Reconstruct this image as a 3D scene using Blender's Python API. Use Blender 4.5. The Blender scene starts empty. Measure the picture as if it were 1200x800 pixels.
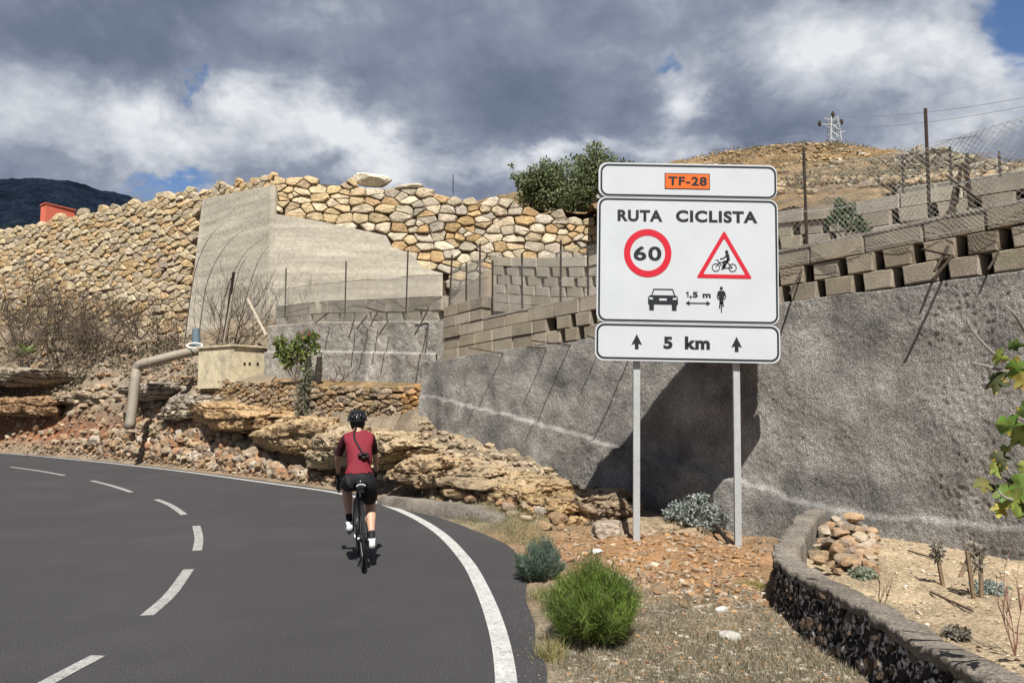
import bpy, bmesh, math, random
import numpy as np
from mathutils import Vector, Matrix
R = math.radians
random.seed(7)
rng = np.random.default_rng(7)
scene = bpy.context.scene
COL = scene.collection

# ---------------------------------------------------------------- camera
CAM_H = 1.7
PITCH = math.atan(82 / 900)
cd = bpy.data.cameras.new('camera')
cd.sensor_width = 36; cd.lens = 27; cd.clip_start = 0.05; cd.clip_end = 20000
cam = bpy.data.objects.new('camera', cd); COL.objects.link(cam)
cam.location = (0, 0, CAM_H); cam.rotation_euler = (R(90) + PITCH, 0, 0)
scene.camera = cam

def P(px, py, Y):
    """world point at depth Y seen at photo pixel px,py (survey of the photograph)"""
    u = (px - 600) / 900; v = (400 - py) / 900
    k = Y / (math.cos(PITCH) - v * math.sin(PITCH))
    return Vector((u * k, Y, CAM_H + k * (v * math.cos(PITCH) + math.sin(PITCH))))
def G(px, py, z=0.0):
    v = (400 - py) / 900; u = (px - 600) / 900
    k = (z - CAM_H) / (v * math.cos(PITCH) + math.sin(PITCH))
    return Vector((u * k, k * (math.cos(PITCH) - v * math.sin(PITCH)), z))
def proj(p):
    x, y, z = p[0], p[1], p[2] - CAM_H
    d = y * math.cos(PITCH) + z * math.sin(PITCH)
    h = -y * math.sin(PITCH) + z * math.cos(PITCH)
    return 600 + 900 * x / d, 400 - 900 * h / d

# ---------------------------------------------------------------- light
SUN_D = Vector((-0.085, 1.0, -1.48)).normalized()
sd = bpy.data.lights.new('sun', 'SUN'); sd.energy = 5.0; sd.angle = R(0.5); sd.color = (1.0, 0.95, 0.87)
sun = bpy.data.objects.new('sun', sd); COL.objects.link(sun)
sun.rotation_euler = SUN_D.to_track_quat('-Z', 'Y').to_euler(); sun.location = (0, -20, 30)
scene.view_settings.view_transform = 'Standard'; scene.view_settings.look = 'None'
scene.view_settings.exposure = 0.735; scene.view_settings.gamma = 1

# ---------------------------------------------------------------- world: sky with broken cloud
w = bpy.data.worlds.new('World'); scene.world = w; w.use_nodes = True
nt = w.node_tree; N = nt.nodes; L = nt.links
for n in list(N): N.remove(n)
def nd(t, **k):
    n = N.new(t)
    for a, b in k.items(): setattr(n, a, b)
    return n
def mth(op, a, b=None, c=None, clamp=False):
    n = nd('ShaderNodeMath', operation=op); n.use_clamp = clamp
    for i, s in enumerate((a, b, c)):
        if s is None: continue
        if isinstance(s, (int, float)): n.inputs[i].default_value = s
        else: L.new(s, n.inputs[i])
    return n.outputs[0]
tc = nd('ShaderNodeTexCoord')
sep = nd('ShaderNodeSeparateXYZ'); L.new(tc.outputs['Generated'], sep.inputs[0])
az0 = mth('ARCTAN2', sep.outputs[0], sep.outputs[1]); el0 = sep.outputs[2]
def noise(scale, detail, rough, dist=0.0, zs=1.0, off=0):
    mp = nd('ShaderNodeMapping'); L.new(tc.outputs['Generated'], mp.inputs[0])
    mp.inputs['Scale'].default_value = (1, 1, zs); mp.inputs['Location'].default_value = (off, off * .7, off * 1.3)
    n = nd('ShaderNodeTexNoise'); L.new(mp.outputs[0], n.inputs['Vector'])
    n.inputs['Scale'].default_value = scale; n.inputs['Detail'].default_value = detail
    n.inputs['Roughness'].default_value = rough; n.inputs['Distortion'].default_value = dist
    return n.outputs['Fac']
wx = noise(4.5, 5, .62, .3, 1.5, 3.1); wy = noise(5.5, 5, .62, .3, 1.5, 9.7)
az = mth('MULTIPLY_ADD', mth('SUBTRACT', wx, .5), .30, az0)
el = mth('MULTIPLY_ADD', mth('SUBTRACT', wy, .5), .22, el0)
def azel(px, py):
    d = (P(px, py, 10) - Vector((0, 0, CAM_H))).normalized()
    return math.atan2(d.x, d.y), d.z
def blob(px, py, rx, ry, amp):
    a, e = azel(px, py)
    sa = rx / 900; se = ry / 900
    q = mth('ADD', mth('POWER', mth('ABSOLUTE', mth('MULTIPLY', mth('SUBTRACT', az, a), 1 / sa)), 2),
            mth('POWER', mth('ABSOLUTE', mth('MULTIPLY', mth('SUBTRACT', el, e), 1 / se)), 2))
    return mth('MULTIPLY', mth('EXPONENT', mth('MULTIPLY', q, -1.0)), amp)
def total(lst):
    s = lst[0]
    for x in lst[1:]: s = mth('ADD', s, x)
    return s
# brightness of the cloud (0 dark base, 1 sunlit edge)
big = noise(2.4, 6, .52, .1, 1.5, 1.3); fine = noise(6.5, 9, .64, .1, 1.3, 5.2)
bright = total([mth('MULTIPLY_ADD', mth('SUBTRACT', big, .5), .75, .36), mth('MULTIPLY', mth('SUBTRACT', fine, .5), .75),
    blob(90, 150, 170, 60, .42), blob(400, 150, 100, 50, .40), blob(470, 170, 60, 45, .34), blob(300, 175, 200, 30, .2), blob(600, 205, 120, 22, .42),
    blob(560, 70, 60, 40, .15), blob(790, 125, 50, 38, .5), blob(1000, 50, 130, 60, .30), blob(1090, 60, 60, 50, .28),
    blob(1170, 110, 90, 40, .5), blob(780, 190, 150, 18, .25), blob(1000, 172, 200, 14, .2),
    blob(330, 60, 260, 45, -.18), blob(100, 50, 160, 50, -.1), blob(620, 110, 90, 60, -.14), blob(850, 60, 220, 70, .12), blob(880, 140, 90, 40, -.15),
    blob(80, 205, 130, 22, -.05)])
bil = mth('MULTIPLY', mth('ABSOLUTE', mth('SUBTRACT', noise(5.2, 6, .55, .0, 1.5, 7.7), .5)), 2.0)
bright = mth('MULTIPLY_ADD', mth('SUBTRACT', bil, .17), mth('MULTIPLY_ADD', bright, 1.1, .1, clamp=True), bright)
ramp = nd('ShaderNodeValToRGB'); L.new(bright, ramp.inputs[0]); cr = ramp.color_ramp
cr.elements[0].position = 0.0; cr.elements[0].color = (.115, .145, .215, 1)
cr.elements[1].position = 1.0; cr.elements[1].color = (.84, .86, .89, 1)
for p_, c_ in ((.25, (.175, .21, .295)), (.5, (.29, .33, .42)), (.75, (.54, .575, .645))):
    e_ = cr.elements.new(p_); e_.color = (*c_, 1)
hole = total([mth('MULTIPLY', mth('SUBTRACT', noise(3.1, 6, .6, .3, 1.8, 12.0), .70), 3.0),
    blob(1190, 45, 44, 60, 2.2), blob(1050, 40, 26, 12, 1.1), blob(205, 104, 26, 15, 1.6), blob(225, 212, 50, 15, 1.35),
    blob(785, 75, 34, 15, 1.15), blob(140, 212, 50, 12, 1.0)])
hole = mth('MULTIPLY_ADD', mth('SUBTRACT', fine, .5), .9, hole)
hs = nd('ShaderNodeMapRange', interpolation_type='SMOOTHSTEP'); L.new(hole, hs.inputs['Value'])
hs.inputs['From Min'].default_value = .15; hs.inputs['From Max'].default_value = 1.25
sky = nd('ShaderNodeTexSky', sky_type='NISHITA'); sky.sun_disc = False
sky.sun_elevation = math.asin(-SUN_D.z); sky.sun_rotation = R(180); sky.altitude = 400
sk = nd('ShaderNodeMix', data_type='RGBA', blend_type='MULTIPLY'); sk.inputs[0].default_value = 1
L.new(sky.outputs[0], sk.inputs[6]); sk.inputs[7].default_value = (.75, .90, 1.1, 1)
cl = nd('ShaderNodeMix', data_type='RGBA', blend_type='MULTIPLY'); cl.inputs[0].default_value = 1
L.new(ramp.outputs[0], cl.inputs[6]); cl.inputs[7].default_value = (9, 9, 9, 1)   # cloud radiance in the sky texture's units
mx = nd('ShaderNodeMix', data_type='RGBA'); L.new(hs.outputs[0], mx.inputs[0]); L.new(cl.outputs[2], mx.inputs[6]); L.new(sk.outputs[2], mx.inputs[7])
bg = nd('ShaderNodeBackground'); L.new(mx.outputs[2], bg.inputs[0]); bg.inputs[1].default_value = 0.064
wo = nd('ShaderNodeOutputWorld'); L.new(bg.outputs[0], wo.inputs[0])

# ---------------------------------------------------------------- materials
MATS = {}; ALB = .76
def M(name, col=(.3, .3, .3), var=.25, scale=4.0, fscale=45.0, fvar=.25, bump=.35, bscale=60.0, bdist=.01, rough=.92,
      tint=False, metal=0.0, streak=None, spec=.3, trans=0.0, patch=None, patch_scale=1.2, patch_lo=.5, patch_hi=.62, voro=0):
    m = bpy.data.materials.new(name); m.use_nodes = True; MATS[name] = m
    t = m.node_tree; n = t.nodes; l = t.links
    b = n['Principled BSDF']; out = n['Material Output']
    geo = n.new('ShaderNodeNewGeometry'); pos = geo.outputs['Position']
    if streak:
        mp = n.new('ShaderNodeMapping'); l.new(pos, mp.inputs[0]); mp.inputs['Scale'].default_value = streak; spos = mp.outputs[0]
    else: spos = pos
    def nz(sc, det, vec):
        x = n.new('ShaderNodeTexNoise'); l.new(vec, x.inputs['Vector']); x.inputs['Scale'].default_value = sc
        x.inputs['Detail'].default_value = det; x.inputs['Roughness'].default_value = .6; return x.outputs['Fac']
    def mr(fac, lo, hi, a=.3, c=.7):
        x = n.new('ShaderNodeMapRange'); l.new(fac, x.inputs[0]); x.inputs[1].default_value = a; x.inputs[2].default_value = c
        x.inputs[3].default_value = lo; x.inputs[4].default_value = hi; return x.outputs[0]
    def mul(a, b_):
        x = n.new('ShaderNodeVectorMath'); x.operation = 'MULTIPLY'; l.new(a, x.inputs[0])
        if isinstance(b_, tuple): x.inputs[1].default_value = b_
        else: l.new(b_, x.inputs[1])
        return x.outputs[0]
    if tint:
        at = n.new('ShaderNodeAttribute'); at.attribute_name = 'tint'; c = mul(at.outputs['Color'], tuple(col))
    else:
        rgb = n.new('ShaderNodeRGB'); rgb.outputs[0].default_value = (*col, 1); c = rgb.outputs[0]
    if patch:
        pf = nz(patch_scale, 7, spos); x = n.new('ShaderNodeMix'); x.data_type = 'RGBA'
        l.new(mr(pf, 0, 1, patch_lo, patch_hi), x.inputs[0]); l.new(c, x.inputs[6]); x.inputs[7].default_value = (*patch, 1); c = x.outputs[2]
    if var: c = mul(c, mr(nz(scale, 6, spos), 1 - var, 1 + var))
    if fvar: c = mul(c, mr(nz(fscale, 5, pos), 1 - fvar, 1 + fvar))
    c = mul(c, (ALB, ALB, ALB)); l.new(c, b.inputs['Base Color'])
    b.inputs['Roughness'].default_value = rough; b.inputs['Metallic'].default_value = metal
    b.inputs['Specular IOR Level'].default_value = spec
    if bump:
        h = nz(bscale, 8, pos)
        if voro:
            v = n.new('ShaderNodeTexVoronoi'); l.new(pos, v.inputs['Vector']); v.inputs['Scale'].default_value = voro
            ad = n.new('ShaderNodeMath'); ad.operation = 'ADD'; l.new(h, ad.inputs[0]); l.new(v.outputs['Distance'], ad.inputs[1]); h = ad.outputs[0]
        bp = n.new('ShaderNodeBump'); l.new(h, bp.inputs['Height']); bp.inputs['Strength'].default_value = bump; bp.inputs['Distance'].default_value = bdist
        l.new(bp.outputs[0], b.inputs['Normal'])
    if trans:
        tr = n.new('ShaderNodeBsdfTranslucent'); l.new(c, tr.inputs[0]); ms = n.new('ShaderNodeMixShader'); ms.inputs[0].default_value = trans
        l.new(b.outputs[0], ms.inputs[1]); l.new(tr.outputs[0], ms.inputs[2]); l.new(ms.outputs[0], out.inputs[0])
    return m

M('asphalt', (.057, .0555, .060), var=.10, scale=.35, fscale=85, fvar=.75, bump=.9, bscale=120, bdist=.01, rough=.86, spec=.25, patch=(.064, .062, .066), patch_scale=.6)
M('worn_paint', (.36, .36, .35), var=.15, scale=6, fscale=60, fvar=.35, bump=.4, bscale=130, bdist=.006, rough=.8, patch=(.18, .18, .178), patch_scale=24, patch_lo=.52, patch_hi=.64)
M('road_paint', (.50, .50, .49), var=.15, scale=6, fscale=60, fvar=.35, bump=.4, bscale=130, bdist=.006, rough=.8, patch=(.22, .22, .215), patch_scale=28, patch_lo=.56, patch_hi=.66)
M('ground', (1, 1, 1), tint=True, var=.3, scale=1.6, fscale=28, fvar=.5, bump=.9, bscale=30, bdist=.05, rough=1, spec=.1)
M('hill_ground', (.33, .225, .12), var=.35, scale=.35, fscale=3.5, fvar=.5, bump=1, bscale=3, bdist=.4, rough=1, spec=.1, patch=(.20, .16, .10), patch_scale=.5)
M('plain_ground', (.22, .18, .13), var=.3, scale=.05, fscale=1, fvar=.2, bump=.4, bscale=1, rough=1)
M('hazy_forest', (.012, .019, .034), var=.45, scale=.02, fscale=.12, fvar=.5, bump=1, bscale=.08, bdist=12, rough=1, spec=0, patch=(.030, .042, .028), patch_scale=.0035, patch_lo=.56, patch_hi=.68)  # distance haze painted into the woodland colour as a dark blue tint
M('gunite', (.355, .338, .315), var=.42, scale=1.7, fscale=48, fvar=.6, bump=1.0, bscale=52, bdist=.035, rough=1, spec=.1, patch=(.205, .198, .188), patch_scale=.75, patch_lo=.46, patch_hi=.6, voro=0)
M('gunite_smooth', (.42, .395, .355), var=.28, scale=1.1, fscale=14, fvar=.22, bump=.7, bscale=14, bdist=.05, rough=1, spec=.1, streak=(1, 1, .35), patch=(.28, .27, .25), patch_scale=.9)
M('board_concrete', (.55, .515, .43), var=.15, scale=1.3, fscale=7, fvar=.14, bump=.6, bscale=6, bdist=.05, rough=.95, spec=.1, streak=(.22, .22, 3.4), patch=(.42, .385, .325), patch_scale=1.1, patch_lo=.46, patch_hi=.7)
M('cap_concrete', (.25, .222, .19), var=.35, scale=3, fscale=35, fvar=.45, bump=1, bscale=40, bdist=.03, rough=1, spec=.1)
M('stone', (1, 1, 1), tint=True, var=.22, scale=3, fscale=14, fvar=.28, bump=.8, bscale=9, bdist=.06, rough=.95, spec=.1)
M('dark_stone', (1, 1, 1), tint=True, var=.35, scale=14, fscale=60, fvar=.4, bump=1, bscale=40, bdist=.03, rough=.95, spec=.2)
M('joint_light', (.30, .245, .175), var=.3, scale=3, bump=.8, bscale=15, bdist=.05, rough=1, spec=.05)
M('joint_earth', (.13, .10, .07), var=.3, scale=3, bump=.8, bscale=15, bdist=.05, rough=1, spec=.05)
M('lime_mortar', (.62, .58, .54), var=.3, scale=20, bump=.8, bscale=30, bdist=.03, rough=1, spec=.05, patch=(.03, .027, .027), patch_scale=26, patch_lo=.44, patch_hi=.52)
M('ledge_rock', (1, 1, 1), tint=True, var=.38, scale=2.2, fscale=16, fvar=.38, bump=1, bscale=9, bdist=.12, rough=1, spec=.1, streak=(.6, .6, 2.6), patch=(.19, .145, .105), patch_scale=1.5, patch_lo=.57, patch_hi=.68)
M('block', (1, 1, 1), tint=True, var=.18, scale=3, fscale=50, fvar=.3, bump=.7, bscale=60, bdist=.012, rough=1, spec=.1)
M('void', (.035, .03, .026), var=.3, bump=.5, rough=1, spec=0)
M('rust', (.062, .047, .036), var=.35, scale=9, fvar=.3, bump=.3, rough=.85, spec=.2)
M('wire', (.40, .39, .36), var=.2, fvar=0, bump=0, rough=.7, metal=.3)
M('galvanised', (.52, .55, .56), var=.08, scale=6, fscale=40, fvar=.1, bump=.1, rough=.5, metal=.25)
M('sign_white', (.60, .645, .69), var=.05, scale=1.5, fvar=0, bump=0, rough=.4, spec=.4)
M('sign_black', (.018, .022, .028), var=0, fvar=0, bump=0, rough=.5)
M('sign_red', (.62, .018, .04), var=0, fvar=0, bump=0, rough=.45)
M('sign_orange', (.86, .16, .025), var=0, fvar=0, bump=0, rough=.45)
M('sign_back', (.42, .43, .44), var=.05, fvar=0, bump=0, rough=.5, metal=.4)
M('plaster_box', (.66, .58, .40), var=.2, scale=2.5, fscale=20, fvar=.2, bump=.4, bscale=25, rough=.95, patch=(.45, .41, .31), patch_scale=2.2)
M('pipe_metal', (.33, .29, .235), var=.18, scale=3, fscale=25, fvar=.15, bump=.2, rough=.7, metal=.15)
M('blue_metal', (.20, .27, .33), var=.12, scale=6, fvar=.1, bump=.1, rough=.5, metal=.3)
M('white_paint', (.75, .75, .72), var=.1, fvar=.1, bump=.1, rough=.6)
M('orange_wall', (.80, .20, .12), var=.08, scale=.6, fvar=.06, bump=.1, rough=.9)
M('leaf', (1.2, 1.2, 1.2), tint=True, var=.2, scale=2, fvar=.15, bump=0, rough=.6, trans=.28, spec=.3)
M('twig', (1, 1, 1), tint=True, var=.2, scale=8, fvar=.2, bump=.2, rough=.95, spec=.1)
M('skin', (.62, .37, .26), var=.06, scale=12, fvar=.04, bump=.1, bscale=120, bdist=.002, rough=.55, spec=.4)
M('jersey', (.20, .016, .03), var=.1, scale=14, fvar=.08, bump=.4, bscale=18, bdist=.01, rough=.8)
M('sleeve', (.06, .010, .018), var=.1, scale=14, fvar=.08, bump=.3, bscale=18, bdist=.008, rough=.8)
M('black_cloth', (.010, .010, .013), var=.15, scale=12, fvar=.1, bump=.35, bscale=18, bdist=.01, rough=.7)
M('black_gloss', (.010, .011, .014), var=0, fvar=0, bump=0, rough=.28, spec=.5)
M('rubber', (.016, .016, .017), var=.1, fvar=.1, bump=.2, rough=.8)
M('chrome', (.55, .56, .58), var=0, fvar=0, bump=0, rough=.3, metal=.9)
M('hair', (.014, .010, .009), var=.2, scale=40, fvar=.2, bump=.5, bscale=90, bdist=.005, rough=.5)
M('shoe', (.72, .73, .74), var=.05, fvar=.05, bump=.1, rough=.5)
M('reflector', (.6, .62, .66), var=0, fvar=0, bump=0, rough=.3)

# ---------------------------------------------------------------- object helpers
def link(o, parent=None):
    COL.objects.link(o)
    if parent is not None: o.parent = parent
    return o
def tag(o, label=None, cat=None, group=None, kind=None):
    if label: o['label'] = label
    if cat: o['category'] = cat
    if group: o['group'] = group
    if kind: o['kind'] = kind
    return o
def empty(name, loc, label, cat, group=None, rz=0.0):
    o = bpy.data.objects.new(name, None); o.location = loc; o.rotation_euler = (0, 0, rz); o.empty_display_size = .2
    link(o); return tag(o, label, cat, group)
def mesh_obj(name, verts, faces, mat, parent=None, tint=None, ptint=None, smooth=False, mats=None, midx=None, origin=None):
    me = bpy.data.meshes.new(name)
    verts = np.asarray(verts, dtype=np.float64).reshape(-1, 3)
    if parent is not None and origin is None: origin = PLOC.get(parent.name)
    loc = None
    if origin is not None and parent is not None:
        verts = verts - np.array(origin)
    if isinstance(faces, np.ndarray): faces = faces.tolist()
    me.from_pydata(verts.tolist(), [], faces)
    for m in (mats or [mat]): me.materials.append(MATS[m])
    if midx is not None: me.polygons.foreach_set('material_index', midx)
    if tint is not None:
        a = me.attributes.new('tint', 'FLOAT_COLOR', 'FACE')
        t = np.asarray(tint, dtype=np.float32)
        if t.ndim == 1: t = np.tile(t[:3], (len(me.polygons), 1))
        t4 = np.ones((len(me.polygons), 4), dtype=np.float32); t4[:, :3] = t[:, :3]
        a.data.foreach_set('color', t4.ravel())
    if ptint is not None:
        a = me.attributes.new('tint', 'FLOAT_COLOR', 'POINT')
        t4 = np.ones((len(me.vertices), 4), dtype=np.float32); t4[:, :3] = ptint
        a.data.foreach_set('color', t4.ravel())
    if smooth: me.polygons.foreach_set('use_smooth', [True] * len(me.polygons))
    me.update()
    return link(bpy.data.objects.new(name, me), parent)
PLOC = {}
def thing(name, loc, label, cat, group=None):
    """an Empty at the thing's base; parts are given in world coordinates and stored relative to it"""
    o = empty(name, loc, label, cat, group); PLOC[o.name] = tuple(loc); return o

class Buf:
    def __init__(s): s.v = []; s.f = []; s.t = []
    def add(s, v, f, t=None):
        o = len(s.v); s.v.extend([tuple(p) for p in v]); s.f.extend([[i + o for i in q] for q in f])
        if t is not None: s.t.extend([t] * len(f))
    def box(s, c, sz, rz=0, t=None, M4=None):
        x, y, z = sz[0] / 2, sz[1] / 2, sz[2] / 2
        vs = [Vector((a * x, b * y, d * z)) for a in (-1, 1) for b in (-1, 1) for d in (-1, 1)]
        if rz: vs = [Matrix.Rotation(rz, 3, 'Z') @ q for q in vs]
        vs = [q + Vector(c) for q in vs]
        if M4: vs = [M4 @ q for q in vs]
        s.add(vs, [(0, 1, 3, 2), (4, 6, 7, 5), (0, 4, 5, 1), (2, 3, 7, 6), (0, 2, 6, 4), (1, 5, 7, 3)], t)
    def tube(s, pts, r, n=6, t=None, cap=True):
        pts = [Vector(p) for p in pts]
        rs = r if isinstance(r, (list, tuple)) else [r] * len(pts)
        vs = []; fs = []
        for i, p in enumerate(pts):
            d = (pts[min(i + 1, len(pts) - 1)] - pts[max(i - 1, 0)])
            if d.length < 1e-9: d = Vector((0, 0, 1))
            d.normalize()
            a = d.orthogonal().normalized() if i == 0 else (pa - d * pa.dot(d)).normalized()
            pa = a; b = d.cross(a)
            for k in range(n):
                th = 2 * math.pi * k / n
                vs.append(p + (a * math.cos(th) + b * math.sin(th)) * rs[i])
        for i in range(len(pts) - 1):
            for k in range(n):
                k2 = (k + 1) % n
                fs.append((i * n + k, i * n + k2, (i + 1) * n + k2, (i + 1) * n + k))
        if cap: fs.append(tuple(range(n))[::-1]); fs.append(tuple((len(pts) - 1) * n + k for k in range(n)))
        s.add(vs, fs, t)
    def obj(s, name, mat, parent=None, smooth=False, **k):
        return mesh_obj(name, s.v, s.f, mat, parent, tint=(s.t if s.t else None), smooth=smooth, **k)

# ---------------------------------------------------------------- numpy noise
def _h(ix, iy, iz, s):
    n = (ix * 374761393 + iy * 668265263 + iz * 1274126177 + s * 974711) & 0xFFFFFFFF
    n = ((n ^ (n >> 13)) * 1274126177) & 0xFFFFFFFF
    n = (n ^ (n >> 16)) & 0xFFFFFFFF
    return n / 4294967295.0
def vnoise(x, y, z=0.0, s=0):
    x = np.asarray(x, float); y = np.asarray(y, float); z = np.asarray(z, float) + 0 * x
    ix, iy, iz = np.floor(x).astype(np.int64), np.floor(y).astype(np.int64), np.floor(z).astype(np.int64)
    fx, fy, fz = x - ix, y - iy, z - iz
    fx, fy, fz = (f * f * (3 - 2 * f) for f in (fx, fy, fz))
    r = 0
    for a in (0, 1):
        for b in (0, 1):
            for c in (0, 1):
                wt = (fx if a else 1 - fx) * (fy if b else 1 - fy) * (fz if c else 1 - fz)
                r = r + wt * _h(ix + a, iy + b, iz + c, s)
    return r * 2 - 1
def fbm(x, y, z=0.0, s=0, o=4, g=.5):
    r = 0; a = 1; t = 0; f = 1
    for i in range(o):
        r = r + a * vnoise(np.asarray(x) * f, np.asarray(y) * f, np.asarray(z) * f, s + i * 17); t += a; a *= g; f *= 2.03
    return r / t
def sstep(a, b, x):
    t = np.clip((x - a) / (b - a), 0, 1); return t * t * (3 - 2 * t)
def grid_faces(nr, nc):
    i = np.arange(nr - 1)[:, None] * nc + np.arange(nc - 1)[None, :]
    return np.stack([i, i + 1, i + 1 + nc, i + nc], -1).reshape(-1, 4)
def catmull(pts, n=10):
    pts = [Vector(p) for p in pts]; out = []
    for i in range(len(pts) - 1):
        p0 = pts[max(i - 1, 0)]; p1 = pts[i]; p2 = pts[i + 1]; p3 = pts[min(i + 2, len(pts) - 1)]
        for k in range(n):
            t = k / n
            out.append(.5 * ((2 * p1) + (p2 - p0) * t + (2 * p0 - 5 * p1 + 4 * p2 - p3) * t * t + (3 * p1 - p0 - 3 * p2 + p3) * t ** 3))
    out.append(pts[-1]); return out
def rbf(ctrl):
    c = np.array([(p[0], p[1]) for p in ctrl]); z = np.array([p[2] for p in ctrl]); n = len(c)
    D = np.sqrt(((c[:, None] - c[None]) ** 2).sum(-1)); A = np.zeros((n + 3, n + 3))
    A[:n, :n] = D - np.eye(n) * .02; A[:n, n] = 1; A[:n, n + 1:] = c; A[n, :n] = 1; A[n + 1:, :n] = c.T
    wts = np.linalg.solve(A, np.concatenate([z, [0, 0, 0]]))
    def f(x, y):
        x = np.asarray(x, float); y = np.asarray(y, float); r = wts[n] + wts[n + 1] * x + wts[n + 2] * y
        for i in range(n): r = r + wts[i] * np.sqrt((x - c[i, 0]) ** 2 + (y - c[i, 1]) ** 2)
        return r
    return f
# ================================================================ road
edge_px = [(-620, 506), (-400, 511), (-200, 518.5), (-100, 524), (0, 530.5), (100, 539.5), (200, 550.5), (265, 559), (330, 568), (390, 576.5), (440, 588), (480, 603), (515, 624), (545, 655), (565, 690), (582, 735), (592, 785), (594, 840)]
edge_w = [G(*p) for p in edge_px] + [Vector((.02, 3.2, 0)), Vector((.1, 1, 0)), Vector((.2, -4, 0)), Vector((.2, -30, 0))]
EDGE = catmull(edge_w, 8)
def strip(center, half, z, name, mat, parent=None, taper=0):
    vs = []
    for i, p in enumerate(center):
        d = center[min(i + 1, len(center) - 1)] - center[max(i - 1, 0)]; d.z = 0; d.normalize(); nrm = Vector((d.y, -d.x, 0))
        vs += [(p.x + nrm.x * half, p.y + nrm.y * half, z), (p.x - nrm.x * half, p.y - nrm.y * half, z)]
    fs = [(2 * i, 2 * i + 1, 2 * i + 3, 2 * i + 2) for i in range(len(center) - 1)]
    return tag(mesh_obj(name, vs, fs, mat, parent), kind='structure')
# asphalt boundary: line + shoulder
SH = []
for i, p in enumerate(EDGE):
    d = EDGE[min(i + 1, len(EDGE) - 1)] - EDGE[max(i - 1, 0)]; d.normalize(); nrm = Vector((-d.y, d.x, 0))
    yy = p.y; wdt = .25 + .42 * math.exp(-((yy - 9.7) / 2.3) ** 2) + .015 * math.sin(i * .7)
    SH.append(p + nrm * wdt)
inner = [Vector((-3.6, -30, 0)), Vector((-6.3, -4, 0)), Vector((-6.6, 2, 0)), G(-110, 790), G(-90, 700), G(-70, 640), G(-60, 600), G(-90, 575), G(-200, 553), G(-420, 534), G(-640, 521)]
outer = [p for p in SH] 
outer_far = []
poly = [Vector((p.x, p.y, 0.0)) for p in (outer_far + outer)] + inner
bm = bmesh.new(); vs = [bm.verts.new((p.x, p.y, 0)) for p in poly]; bm.faces.new(vs); bmesh.ops.triangulate(bm, faces=bm.faces[:])
me = bpy.data.meshes.new('road'); bm.normal_update(); bm.to_mesh(me); bm.free(); me.materials.append(MATS['asphalt'])
tag(link(bpy.data.objects.new('road', me)), kind='structure')
strip([p for p in EDGE if p.y > -5], .07, .004, 'edge_line', 'road_paint')
for dash in ([(-70, 872), (40, 808), (115, 768)], [(172, 721), (200, 696), (221, 667)], [(231, 645), (233, 630), (230, 616)], [(216, 603), (200, 592), (183, 585)], [(154, 576.5), (131, 569), (107, 563)], [(76, 557), (45, 551.5), (12, 547)], [(-30, 542), (-70, 538)]):
    pts = catmull([G(*p) for p in dash], 6); strip(pts, .055, .004, 'centre_line_dash', 'worn_paint')
SHA = np.array([(p.x, p.y) for p in SH])
def road_dist(x, y):
    """signed distance to the asphalt edge, positive outside (right / far side)"""
    x = np.asarray(x, float); y = np.asarray(y, float); sh = x.shape; x = x.ravel(); y = y.ravel()
    best = np.full(x.shape, 1e9); sg = np.ones(x.shape)
    for i in range(len(SHA) - 1):
        a = SHA[i]; b = SHA[i + 1]; d = b - a; LL = d @ d + 1e-12
        t = np.clip(((x - a[0]) * d[0] + (y - a[1]) * d[1]) / LL, 0, 1)
        ex = x - a[0] - t * d[0]; ey = y - a[1] - t * d[1]; q = ex * ex + ey * ey
        m = q < best; best = np.where(m, q, best); cr_ = d[0] * (y - a[1]) - d[1] * (x - a[0]); sg = np.where(m, np.where(cr_ > 0, 1, -1), sg)
    return (np.sqrt(best) * sg).reshape(sh)

# ================================================================ ground and terrain
ctrl = []
def C3(px, py, Y): p = P(px, py, Y); ctrl.append((p.x, p.y, p.z))
for c in [(-300, 470, 51), (-300, 420, 54), (0, 500, 34.5), (0, 488, 35.5), (0, 445, 36), (0, 386, 40), (-120, 505, 39.5), (-120, 440, 41.5), (-120, 386, 44),
          (50, 512, 31), (60, 488, 32), (60, 450, 33), (60, 385, 35.5), (100, 515, 28), (110, 470, 30), (110, 430, 31), (110, 393, 36.4), (160, 520, 25.5), (165, 480, 27), (165, 440, 28.5), (165, 396, 34.6),
          (215, 535, 22.9), (215, 510, 23.9), (215, 488, 24.9), (215, 462, 26.0), (215, 440, 27), (225, 400, 32.8), (300, 545, 19.7), (300, 522, 20.8), (300, 506, 21.6), (300, 480, 22.6),
          (400, 566, 16.3), (400, 545, 17.2), (400, 520, 18.3), (400, 496, 19.9), (460, 575, 13.9), (460, 520, 16.5), (460, 495, 18.2), (497, 590, 12.3), (497, 560, 13.8), (497, 520, 15.6), (499, 492, 17.3),
          (550, 600, 11.4), (550, 560, 13.2), (550, 515, 16.1), (600, 615, 10.8), (600, 575, 12.6), (600, 533, 14.9), (650, 625, 10.5), (650, 590, 12.1), (650, 552, 13.9),
          (700, 625, 10.6), (700, 585, 12.6), (740, 615, 11.0), (740, 600, 12.2), (800, 612, 11.5), (870, 625, 10.8), (640, 632, 10.2)]: C3(*c)
for c in [(820, 640), (760, 650), (680, 660), (640, 700), (760, 700), (860, 680), (700, 780), (850, 780), (1000, 800), (950, 760)]:
    p = G(*c); ctrl.append((p.x, p.y, 0.0 if c[1] > 660 else .03))
for x, y in ((1, 3), (2.2, 3), (1, 0), (4, 3), (5, 6), (7, 3), (7, 8), (9, 5)): ctrl.append((x, y, 0.0))
for i in range(0, len(SH), 5): ctrl.append((SH[i].x, SH[i].y, 0.0))
HF = rbf(ctrl)
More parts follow.
